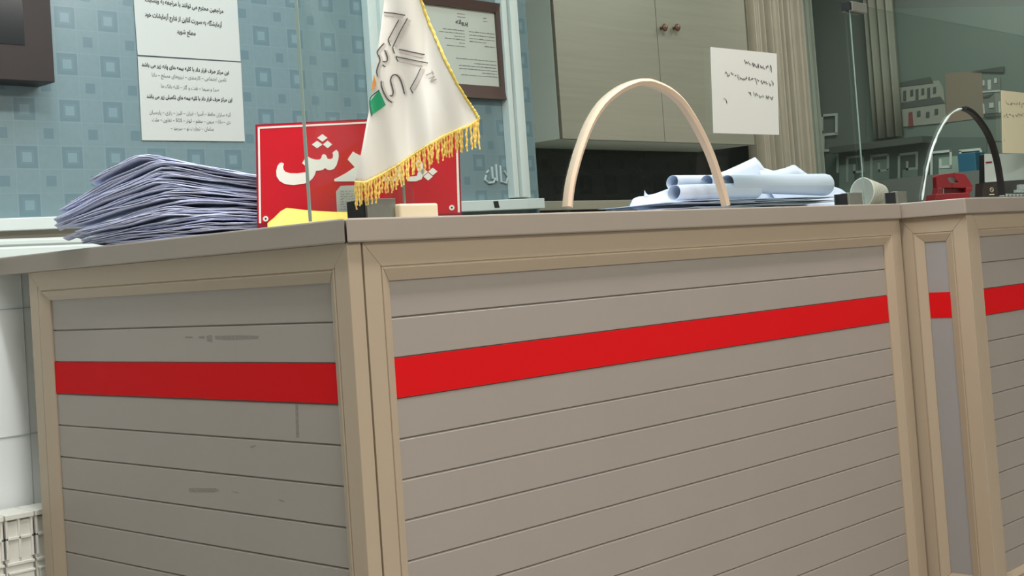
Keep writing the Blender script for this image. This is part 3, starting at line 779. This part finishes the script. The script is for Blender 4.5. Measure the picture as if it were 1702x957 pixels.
for px, py in ((441.5, 363.5), (751, 345)):
    b = new(); lathe(b, sp(px, py, .0032), CF, [(.0015, 0), (.0055, 0), (.0055, .0018), (.0015, .0018)], 16)
    g = obj('eyelet', b, M['sign_white'], t); b = new(); lathe(b, sp(px, py, .0034), CF, [(.002, 0), (.002, .001)], 12); obj('hole', b, M['black'], g)

# small white note leaning on the sign
t = thing('small_note', 'small white printed card leaning on the red sign, left of the clamp', 'card', (D(580, 350, 2.66).x, D(580, 350, 2.66).y, ZT))
sp2 = lambda px, py, z=2.660: D(px, py, z)
b = new(); pts = [sp2(566, 309), sp2(601, 307), sp2(604, 356), sp2(560, 358), sp2(558.5, 318)]
for v in (pts[2], pts[3]): v.z = ZT + .0006
prism(b, pts, CF * .0008); obj('card', b, M['paper'], t)
b = new()
for i in range(8): scribble(b, sp2(566, 318.5 + i * 4.2, 2.6592), sp2(590, 317.5 + i * 4.2, 2.6592), .0022, 14, CU, -CF, .00045, 60 + i)
obj('print', b, M['ink_soft'], t)

# yellow cloth on the counter corner
ytop = [(444, 371), (455, 362), (466, 351), (476, 345.5), (492, 347), (508, 349), (530, 350.5), (560, 352), (600, 352.5), (640, 352), (681, 350)]
def yfn(s, u):
    n = len(ytop) - 1; i = min(int(s * n), n - 1); f = s * n - i
    px = ytop[i][0] + (ytop[i + 1][0] - ytop[i][0]) * f; py = ytop[i][1] + (ytop[i + 1][1] - ytop[i][1]) * f
    z = 2.555 + .075 * s; c = D(px, py, z + .02); g = D(px, 365, z - .05 + .03 * s); g.z = ZT + .001
    k = math.sin(u * PI / 2)
    p = g.lerp(c, u); p.z = g.z + max(0, c.z - g.z) * k + .0012 * math.sin(s * 24 + u * 4) * (1 - u) * u
    return p
b = new(); sheet(b, yfn, 30, 6, .001)
solo('yellow_cloth', b, M['yellow'], 'crumpled yellow cloth lying at the foot of the red sign', 'cloth', None, True)

# ================================================================ FLAG ON ITS STAND
def FZ(px, py):
    v = (px - 590) / 200
    return 2.385 + .045 * v + .010 * math.sin(px * .055 + py * .012) + .006 * math.sin(px * .11 - py * .02)
fp = lambda px, py, off=0: D(px, py, FZ(px, py) - off)
left_e = [(643, -60), (639, -5), (634, 40), (628, 80), (623, 130), (617, 165), (610, 200), (603, 240), (596, 275), (590, 303)]
right_e = [(690, -60), (698, -5), (712, 35), (727, 70), (744, 108), (760, 140), (775, 165), (788, 184), (795, 195), (796, 199)]
bot = [(590, 303), (607, 304), (633, 291), (658, 277), (684, 259), (710, 243), (736, 227), (762, 216), (782, 208), (796, 199)]
def interp(pts, t):
    n = len(pts) - 1; i = min(int(t * n), n - 1); f = t * n - i
    return pts[i][0] + (pts[i + 1][0] - pts[i][0]) * f, pts[i][1] + (pts[i + 1][1] - pts[i][1]) * f
def coons(s, u):     # s across, u down
    l, r = interp(left_e, u), interp(right_e, u); bt = interp(bot, s); tp = (643 + 47 * s, -60)
    c = [0, 0]
    for k in (0, 1):
        lin_lr = l[k] * (1 - s) + r[k] * s; lin_tb = tp[k] * (1 - u) + bt[k] * u
        bil = (left_e[0][k] * (1 - s) + right_e[0][k] * s) * (1 - u) + (bot[0][k] * (1 - s) + bot[-1][k] * s) * u
        c[k] = lin_lr + lin_tb - bil
    return c
fb = D(700, 354, 2.43); 
ft = thing('table_flag', 'white satin flag with gold fringe hanging in front of the glass', 'flag', (V(696, 345, 'y', .085).x, .085, ZT))
b = new(); sheet(b, lambda s, u: fp(*coons(s, u)), 30, 30, .0012, -CF)
obj('cloth', b, M['satin'], ft, True)
# stand: base block and pole hidden behind the cloth
bx0, bx1_ = V(663, 345, 'y', .075).x, V(727, 345, 'y', .075).x
bt_z = V(700, 338, 'y', .075).z
bevel(obj('base', BX(bx0, bx1_, .072, .112, ZT, bt_z), M['cream_base'], ft), .004, 3)['label'] = 'cream base block'
pz = D(668, -70, 2.47)
obj('pole', tube(new(), [Vector((bx0 + .03, .09, bt_z)), Vector((bx0 + .03, .09, 1.66))], .003, 10), M['steel'], ft)
ap = [V(646, 341, 'y', .1), V(690, 341, 'y', .1), V(686, 303, 'y', .1), V(648, 300, 'y', .1)]
bb = new(); prism(bb, ap, (0, .004, 0)); aa = obj('card_holder', bb, M['acrylic'], ft); aa['label'] = 'clear acrylic holder'
# cord along the edges
b = new(); tube(b, [fp(*interp(right_e, i / 60), .001) + CR * random.uniform(-.0007, .0007) for i in range(61)], [.0024 + .0008 * (i % 2) for i in range(61)], 6)
obj('trim_cord', b, M['gold_lt'], ft)
b = new(); tube(b, [fp(*interp(bot, i / 60), .001) for i in range(61)], [.0024 + .0008 * (i % 2) for i in range(61)], 6)
obj('trim_cord', b, M['gold'], ft)
rr = random.Random(12)
NS = 52
for i in range(NS):
    f = (i + .3 * rr.random()) / NS; x, y = interp(bot, f)
    if .80 < f < .93 and i % 2: continue
    L = 34 + rr.uniform(-5, 6) + (8 if f > .95 else 0) + (8 if f < .04 else 0)
    dx = rr.uniform(-2, 4)
    pts = []; rad = []
    for k in range(10):
        v = k / 9; pts.append(fp(x + dx * v + .7 * math.sin(v * 14 + i), y + 1 + L * v, .001 + .0018 * (i % 3)) + Vector((0, 0, 0)))
        rad.append((.0017 + .0007 * (k % 2)) * (1 if k < 8 else .7))
    obj('tassel', tube(new(), pts, rad, 5), M['gold'], ft)
# emblem lines; coordinates follow the cloth
fz = lambda pts: [(560 + x / 4.556, y / 4.556) for x, y in pts]
def stroke(bm, pts, w, off):
    pts = [Vector((p[0], p[1], 0)) for p in pts]; n = len(pts); L, R_ = [], []
    for i in range(n):
        tt = (pts[min(i + 1, n - 1)] - pts[max(i - 1, 0)]).normalized(); s = Vector((-tt.y, tt.x, 0)) * w
        L.append(bm.verts.new(fp(pts[i].x + s.x, pts[i].y + s.y, off))); R_.append(bm.verts.new(fp(pts[i].x - s.x, pts[i].y - s.y, off)))
    for i in range(n - 1): bm.faces.new([L[i], L[i + 1], R_[i + 1], R_[i]])
def dens(pts, n=6):
    out = []
    for a, c in zip(pts, pts[1:]):
        for k in range(n): out.append((a[0] + (c[0] - a[0]) * k / n, a[1] + (c[1] - a[1]) * k / n))
    return out + [pts[-1]]
def crv(pts, n=6):
    v = smooth_path([Vector((p[0], p[1], 0)) for p in pts], n); return [(p.x, p.y) for p in v]
zig = [[(355, 92), (430, 100), (517, 116)], [(468, 150), (428, 225), (388, 300)], [(388, 300), (398, 330), (408, 347)], [(535, 138), (478, 240), (422, 358)], [(422, 358), (428, 385), (438, 405)],
       [(470, 373), (560, 392), (665, 413)], [(447, 428), (560, 452), (690, 477)], [(447, 428), (455, 450), (464, 466)], [(636, 512), (600, 590), (556, 668)], [(556, 668), (566, 690), (578, 706)]]
rs = [crv([(357, 328), (335, 350), (310, 382), (305, 405), (322, 430), (326, 460), (312, 495), (300, 540), (308, 576)]), crv([(360, 378), (375, 405), (384, 440), (378, 462), (360, 468), (346, 462)]), crv([(347, 488), (356, 500), (370, 506)]),
      crv([(335, 612), (338, 650), (356, 700), (385, 750), (418, 776)]), crv([(400, 722), (418, 725), (428, 700), (420, 660), (408, 610), (418, 575), (445, 565), (475, 590), (498, 650), (512, 710)])]
b = new()
for ln in zig: stroke(b, dens(fz(ln)), .75, .0022)
for ln in rs: stroke(b, fz(ln), .85, .0022)
obj('emblem', b, M['logo'], ft)['label'] = 'dark outlined emblem letters'
b = new()
zsh = [[(360, 104), (430, 112), (505, 126)], [(487, 150), (447, 230), (406, 310)], [(552, 150), (498, 250), (445, 350)], [(478, 388), (560, 405), (655, 426)], [(470, 455), (560, 470), (650, 488)], [(654, 520), (616, 600), (578, 672)]]
for ln in zsh: stroke(b, dens(fz(ln)), 2.6, .0015)
for ln in (rs[1], rs[3], rs[4], rs[0]): stroke(b, [(x + 2.6, y + .6) for x, y in fz(ln)], 1.9, .0015)
obj('emblem_shadow', b, M['logo_grey'], ft)['label'] = 'pale grey shading of the emblem'
def fpatch(poly, m, name, off=.0024, n=5):
    b = new(); A, B_, C_, D_ = [Vector((p[0], p[1])) for p in poly]
    sheet(b, lambda s, u: fp(*(A.lerp(B_, s).lerp(D_.lerp(C_, s), u)), off), n, n, .0003, -CF); return obj(name, b, m, ft)
gq = fz([(320, 682), (370, 795), (268, 868), (248, 770)])
fpatch([gq[0], gq[1], gq[2], gq[3]], M['green'], 'green_patch')
b = new(); stroke(b, crv(fz([(320, 682), (262, 730), (248, 775), (256, 840), (266, 880)])), .8, .0028); obj('patch_outline', b, mat('dark_green', '#14503A', .5), ft)
oq = [(622, 122), (625.5, 140), (617.5, 153), (618.5, 128)]
fpatch([(621.5, 124), (626, 139), (617.5, 153), (618.8, 140)], M['orange'], 'orange_patch')
# small TM beside the emblem
b = new()
tmz = lambda pts: [(690 + x / 19.13, 100 + y / 19.13) for x, y in pts]
for ln in ([(525, 335), (585, 435)], [(345, 480), (555, 385)], [(435, 590), (625, 510)], [(625, 510), (500, 640)], [(500, 640), (685, 605)], [(685, 605), (480, 705)]): stroke(b, dens(tmz(ln)), .75, .0024)
obj('lettering', b, M['logo_grey'] if False else mat('grey_print', '#9B9490', .5), ft)

# ================================================================ TALL PAPER STACK
uu = Vector((CR.x, CR.y, 0)).normalized(); vv = Vector((CF.x, CF.y, 0)).normalized()
base = V(290, 392, 'z', ZT); base = CO + ray(290, 392) * 2.735; base.z = ZT
rr = random.Random(21); NSH = 66
bund = []; k = 0
while k < NSH:
    n = rr.randint(4, 9); bund += [(rr.uniform(-.028, .028), rr.uniform(-.022, .022), rr.uniform(-.02, .04), rr.uniform(-.006, .006), rr.uniform(.88, 1.12), n, q) for q in [0] * 1 for _ in [0]][:1] * n; k += n
gaps = []; z_ = 0
for i in range(NSH):
    edge_ = i and bund[i] != bund[i - 1]
    z_ += (rr.uniform(.5, 1.1) if not edge_ else rr.uniform(1.8, 2.8)); gaps.append(z_)
for i in range(NSH):
    tt = gaps[i] / gaps[-1]; bd_ = bund[i]
    upk = .05 - .105 * tt + bd_[0] * (1 - tt * .5) + rr.uniform(-.010, .010)
    # the left ends stick out most in the middle of the pile
    left = -(.160 + .10 * math.sin(min(1, tt * 1.15) * PI * .62) ** 1.1) + bd_[1] * .8 + rr.uniform(-.016, .014)
    left = max(left, -.268)
    if tt > .95: left = -.15 - rr.uniform(0, .03)
    elif tt > .84: left = -.235 - rr.uniform(0, .025)
    if tt < .10: left = -.150 - rr.uniform(0, .01)
    right = .22 + rr.uniform(-.02, .03)
    hz = .0012 + .182 * tt
    j = bd_[3] + rr.uniform(-.004, .004); ph1, ph2 = rr.uniform(0, 6), rr.uniform(0, 6); am = (.0010 + .0016 * rr.random()) if tt > .05 else .0003
    kl, kr = rr.uniform(.36, .52), rr.uniform(.0, .12)
    dl, dr = (.36 + bd_[2]) * tt * (bd_[4] if tt < .8 else 1), .26 * tt
    sk = rr.uniform(-.5, .5)
    def fn(s, w):
        u = left + (right - left) * s + sk * .03 * w
        e = u - upk
        z = hz - (dr * e if e > 0 else -dl * e) * 1.0
        z -= .10 * tt * max(0, -e - .10) ** 1.3
        k = min(1, abs(e) / .03); z -= (1 - k) ** 2 * .002
        z += am * math.sin(e * 38 + ph1) + am * .7 * math.sin(e * 17 + ph2 + w * 2)
        edge = (kl * -e if e < 0 else kr * e)
        v = edge * (1 - w) + w * .20 + j + .0012 * math.sin(u * 90 + ph2)
        z = max(z, .0012 + i * .0006)
        p = base + uu * u + vv * v; p.z = ZT + z
        return p
    b = new(); sheet(b, fn, 22, 4, .0013 if i % 6 else .0021)
    solo('paper_sheet', b, M['paper_blue'], 'topmost bluish-white sheet of the tall sagging stack at the left' if i == NSH - 1 else 'lowest bluish-white sheet of the tall sagging stack, lying on the worktop' if i == 0 else 'bluish-white sheet inside the tall sagging stack at the left', 'paper', 'sheets of the tall paper stack', True)

# ================================================================ LOOSE PAPERS AND ROLLS BEHIND THE ARCH
rr = random.Random(33)
flat = [(1.10, 1.50), (1.13, 1.52), (1.12, 1.47), (1.16, 1.60), (1.14, 1.68), (1.15, 1.58), (1.30, 1.82), (1.48, 1.90), (1.60, 2.00), (1.20, 1.95), (1.17, 1.55), (1.45, 1.85), (1.30, 1.70), (1.62, 2.0)]
for i, (xa, xb) in enumerate(flat):
    hz = .0012 + .0026 * i; ph = rr.uniform(0, 6); sk = rr.uniform(-.12, .12); lift = rr.uniform(.0, .0012)
    def fn(s, w):
        x = xa + (xb - xa) * s; y = .165 + .2 * w + sk * (x - xa) * .25 + .02 * max(0, .25 - s)
        return Vector((x, y, ZT + hz + lift * math.sin(s * 9 + ph) + .0006 * math.sin(w * 5 + ph)))
    b = new(); sheet(b, fn, 14, 4, .0008)
    solo('paper_sheet', b, M['paper_cool'], 'loose white sheet lying flat under the rolled papers', 'paper', 'flat sheets under the rolls', True)
flat_top = ZT + .0012 + .0021 * len(flat)
def roll(label, px, py, y, r, x_end, dz_end=0, dy=0, turns=1.35, m=M['paper_cool'], grow=.12):
    c = V(px, py, 'y', y); t0 = 0
    L = x_end - c.x
    def fn(s, w):
        a = 2 * PI * turns * s + 2.2; q = r * (1 - .07 * s) if True else r
        e = 1 + grow * w
        return Vector((c.x + L * w + .012 * math.sin(a) * (1 - w) * .3, c.y + dy * w + q * e * math.cos(a), c.z + dz_end * w + q * e * math.sin(a)))
    b = new()
    n, mm = 44, 6
    A = [[b.verts.new(fn(i / n, j / mm)) for i in range(n + 1)] for j in range(mm + 1)]
    for j in range(mm):
        for i in range(n): b.faces.new([A[j][i], A[j][i + 1], A[j + 1][i + 1], A[j + 1][i]])
    o = solo('paper_roll', b, m, label, 'paper roll', None, False)
    s = o.modifiers.new('solid', 'SOLIDIFY'); s.thickness = .0007; s.offset = 0
    return o
roll('upper left white paper roll, resting on the roll in front', 1117.5, 303, .27, .0185, 1.80)
roll('front white paper roll with its open end facing left', 1120.5, 320, .20, .0195, 1.62, .003)
roll('white paper roll just left of the arch foot', 1174, 303.5, .235, .0200, 1.85)
roll('large white paper roll right of the arch foot, tapering to the right', 1208, 305, .20, .0225, 1.985, -.004, 0, 1.3, M['paper_cool'], .42)
# crumpled sheets behind the rolls
def crumple(label, top_px, y, zfoot, dv, m, seed):
    """top edge follows points; the sheet slopes down towards the front"""
    rr = random.Random(seed); tp = [V(px, py, 'y', y) for px, py in top_px]
    def fn(s, w):
        n = len(tp) - 1; i = min(int(s * n), n - 1); f = s * n - i; p = tp[i].lerp(tp[i + 1], f)
        q = Vector((p.x - .03 * w, p.y - dv * w, p.z + (zfoot - p.z) * w ** .8))
        q.z += .004 * math.sin(s * 17 + w * 5 + seed) * w * (1 - w)
        return q
    b = new(); sheet(b, fn, 28, 8, .0007, (0, -.5, .8))
    return solo('paper_sheet', b, m, label, 'paper', None, True)
crumple('crumpled white sheet with a raised pointed corner behind the rolls', [(1150, 305), (1178, 292), (1205, 284), (1232, 272), (1255, 261), (1262, 268), (1270, 279), (1290, 285), (1310, 291)], .37, ZT + .035, .07, M['paper_cool'], 1)
crumple('bluish folded sheet sloping down to the right of the large roll', [(1262, 283), (1285, 284), (1305, 279), (1320, 273), (1335, 284), (1352, 296), (1375, 306), (1398, 314), (1409, 322)], .34, ZT + .012, .08, M['paper_blue'], 2)

crumple('bluish sheet sloping up to the left end of the front paper roll', [(1046, 343), (1052, 330), (1062, 326.5), (1073, 325.5), (1076, 324), (1088, 322), (1100, 317.5), (1112, 313), (1130, 312)], .30, ZT + .004, .10, M['paper_cool'], 3)
b = new(); prism(b, [V(1071, 327, 'y', .295), V(1080, 326, 'y', .295), V(1074, 321, 'y', .30), V(1071.5, 316, 'y', .30)], (0, .0008, 0)); solo('paper_scrap', b, M['paper_cool'], 'tiny upturned paper corner left of the rolls', 'paper scrap')
# ================================================================ PAPER CUP
c0 = V(1432, 313, 'y', .22); ca = Vector((.93, -.25, -.13)).normalized()
c0.z = ZT + .0485
t = thing('paper_cup', 'white paper cup lying on its side behind the small clamp', 'cup', (c0.x, c0.y, ZT))
R0, R1, HL = .0455, .034, .074
b = new(); lathe(b, c0, ca, [(R0 - .002, .0), (R0, -.001), (R0 + .001, .001), (R0, .003), (R1, HL), (R1 - .001, HL), (R1 - .0015, HL - .004), (.0001, HL - .004)], 32)
obj('cup_body', b, M['cup'], t, True)
b = new(); lathe(b, c0, ca, [(R0 - .002, .0), (R1 - .002, HL - .006), (.0001, HL - .006)], 32); obj('inner_wall', b, M['cup'], t, True)
b = new(); a1 = ca.orthogonal().normalized(); a2 = ca.cross(a1)
for k in range(40):
    th = 2 * PI * k / 40
    for row in range(5):
        if (k * 7 + row * 3) % 4 == 0: continue
        h0 = .016 + row * .009; rad = R0 + (R1 - R0) * h0 / HL + .0009
        ps_ = []
        for dt, dh in ((0, 0), (.11, 0), (.11, .0016), (0, .0016)):
            d_ = a1 * math.cos(th + dt) + a2 * math.sin(th + dt); ps_.append(b.verts.new(c0 + ca * (h0 + dh) + d_ * rad))
        b.faces.new(ps_)
obj('print', b, M['pinkish'], t)['label'] = 'faint reddish print'

# ================================================================ HOLE PUNCH
hy = .19
hc = V(1585, 329, 'y', hy)
DEPTH0 = (V(1585, 329, 'y', hy + .0) - CO).dot(CF)
t = thing('hole_punch', 'dark red hole punch on the worktop under the right arch', 'hole punch', (hc.x, hy, ZT))
hp = lambda px, py, y=hy: V(px, py, 'y', y)
z3 = lambda pts: [(1530 + x / 7.977, 230 + y / 7.977) for x, y in pts]
CFH = Vector((CF.x, CF.y, 0)).normalized()
def vprism(pts, y, d, name, m, par, bv=.002):
    zd = DEPTH0 + (y - hy) / CFH.y
    b = new(); prism(b, [D(px, py, zd) for px, py in pts], CFH * d); o = obj(name, b, m, par)
    for v in o.data.vertices:
        lim = ZT - t.location.z
        if v.co.z < lim: v.co.z = lim
    if bv: bevel(o, bv, 3)
    return o
vprism(z3([(200, 735), (640, 715), (665, 775), (670, 800), (185, 820)]), hy - .01, .075, 'base', M['redpl'], t)
# lever: arch-shaped handle with an opening
outer = z3([(205, 510), (235, 480), (330, 465), (440, 452), (560, 462), (605, 490), (650, 560), (685, 620), (690, 670), (650, 720), (600, 730), (240, 745), (225, 700), (215, 620)])
inner = z3([(360, 525), (400, 515), (450, 520), (480, 550), (505, 585), (420, 588), (385, 575)])
b = new()
lowcut = z3([(205, 510), (235, 480), (330, 465), (440, 452), (560, 462), (605, 490), (650, 560), (650, 600), (505, 600), (505, 585), (480, 550), (450, 520), (400, 515), (360, 525), (385, 575), (420, 588), (505, 585.5), (505, 600.5), (650, 600.5), (685, 620), (620, 625), (590, 640), (300, 655), (225, 660), (215, 620)])
vprism(z3([(205, 510), (235, 480), (330, 465), (440, 452), (445, 519), (400, 515), (360, 525), (385, 575), (420, 588), (420, 655), (215, 660)]), hy, .03, 'lever', M['redpl'], t, .0015)
vprism(z3([(440, 452), (560, 462), (605, 490), (650, 560), (690, 630), (690, 660), (420, 655), (420, 588), (505, 585), (480, 550), (450, 520), (445, 519)]), hy, .03, 'lever', M['redpl'], t, .0015)
vprism(z3([(225, 650), (290, 650), (290, 745), (210, 750)]), hy - .004, .04, 'side_bracket', M['redpl'], t)
vprism(z3([(600, 640), (690, 655), (680, 700), (630, 745), (600, 745)]), hy - .004, .04, 'side_bracket', M['redpl'], t)
vprism(z3([(290, 655), (600, 640), (600, 740), (290, 745)]), hy + .02, .012, 'back_plate', mat('darker_red_plastic', '#7C0C16', .35), t, 0)
for px in (300, 612):
    p0, p1 = z3([(px, 640)])[0], z3([(px, 745)])[0]
    obj('punch_pin', tube(new(), [D(*p0, DEPTH0 + .006), D(*p1, DEPTH0 + .006)], .003, 10), M['steel'], t)

# ================================================================ DESK CALENDAR
DEPTH0 = (V(1665, 325, 'y', .245) - CO).dot(CF); hy = 0.0
fz_ = lambda px, py, d=0: D(*z3([(px, py)])[0], DEPTH0 + d)
t = thing('desk_calendar', 'desk calendar with white pages on a dark brown stand at the right edge', 'calendar', (fz_(1100, 700).x, fz_(1100, 700).y, ZT))
vprism(z3([(825, 590), (1400, 545), (1500, 540), (1500, 745), (820, 765)]), 0, .06, 'stand', M['cal_brown'], t, 0)
vprism(z3([(828, 215), (848, 208), (860, 590), (826, 600)]), .003, .03, 'back_board', M['black'], t, 0)
vprism(z3([(850, 205), (1030, 205), (1500, 203), (1500, 540), (1400, 546), (1110, 562), (856, 580)]), -.003, .003, 'page', mat('calendar_page', '#C9D0CC', .6), t, 0)
vprism(z3([(865, 310), (948, 303), (948, 325), (866, 330)]), -.0045, .001, 'print', mat('maroon_mark', '#7D1F30', .5), t, 0)
b = new()
def fq(x, y, w, h): prism(b, [fz_(x, y, -.0040), fz_(x + w, y, -.0040), fz_(x + w, y + h, -.0040), fz_(x, y + h, -.0040)], CFH * .0008)
for r_ in range(4):
    for c_ in range(6): fq(925 + c_ * 98, 366 + r_ * 27 - c_ * 3, 14, 9)
for x0 in range(885, 1030, 28): fq(x0, 218, 8, 22)
fq(870, 520, 200, 3); fq(1060, 275, 430, 3)
obj('print', b, M['ink_soft'], t)
b = new(); p = fz_(945, 680, -.001); rv = Vector((CR.x, CR.y, 0)).normalized(); zv = Vector((0, 0, 1))
tube(b, [p + rv * (math.cos(a) * .006) + zv * (math.sin(a) * .008) for a in [k * PI / 8 for k in range(16)]], .0008, 5, closed=True)
tube(b, [p + rv * -.004 + zv * .006, p + rv * .001, p + rv * .004 + zv * -.006], .0008, 5)
prism(b, [fz_(912, 738, -.001), fz_(980, 735, -.001), fz_(980, 748, -.001), fz_(912, 750, -.001)], CFH * .001)
obj('mark', b, M['cream_base'], t)['label'] = 'pale round printed mark'
b = new(); dq = -.055
def blk(x0, x1, y0, y1, dd=.02): prism(b, [fz_(x0, y0, dq), fz_(x1, y0, dq), fz_(x1, y1, dq), fz_(x0, y1, dq)], CFH * dd)
blk(1310, 1420, 610, 690); blk(1270, 1420, 680, 716); blk(1080, 1130, 728, 742)
for k in range(7): blk(1082 + k * 48, 1110 + k * 48, 740, 765)
blk(1082, 1420, 734, 744)
solo('card_tray', b, M['frame_white'], 'small white slotted tray in front of the desk calendar', 'tray')

# ================================================================ RADIATOR
RY = 1.13
g = V(56, 850, 'y', RY); top = V(30, 853, 'y', RY).z
sw = (g.x - V(6, 856, 'y', RY).x)
t = thing('radiator', 'white aluminium radiator under the counter end at the lower left', 'radiator', (g.x - sw, RY + .04, 0))
for k in range(-4, 2):
    x0 = g.x + k * sw + .003; x1 = g.x + (k + 1) * sw - .003
    s = obj('section', BX(x0, x1, RY + .006, RY + .085, .12, top - .016), M['rad'], t)
    bevel(s, .003, 2)
    b = new()
    box(b, x0 - .001, x1 + .001, RY - .004, RY + .09, top - .012, top)               # cap
    for xa in (x0, (x0 + x1) / 2 - .003, x1 - .006): box(b, xa, xa + .006, RY, RY + .02, top - .10, top - .012)
    for zz in (top - .058, top - .115): box(b, x0, x1, RY, RY + .02, zz, zz + .007)
    box(b, x0 + .004, x1 - .004, RY - .002, RY + .012, .14, top - .13)
    box(b, x0 + .002, x1 - .002, RY - .004, RY + .012, top - .134, top - .128)
    bevel(obj('fin', b, M['rad'], s), .0015, 2)
for zz in (.2, top - .09): obj('manifold', tube(new(), [Vector((g.x - 4.2 * sw, RY + .05, zz)), Vector((g.x + 2.2 * sw, RY + .05, zz))], .016, 12), M['steel'], t)
for xx in (g.x - 3.5 * sw, g.x + 1.5 * sw): obj('foot', BX(xx, xx + .02, RY + .03, RY + .06, 0, .125), M['rad'], t)
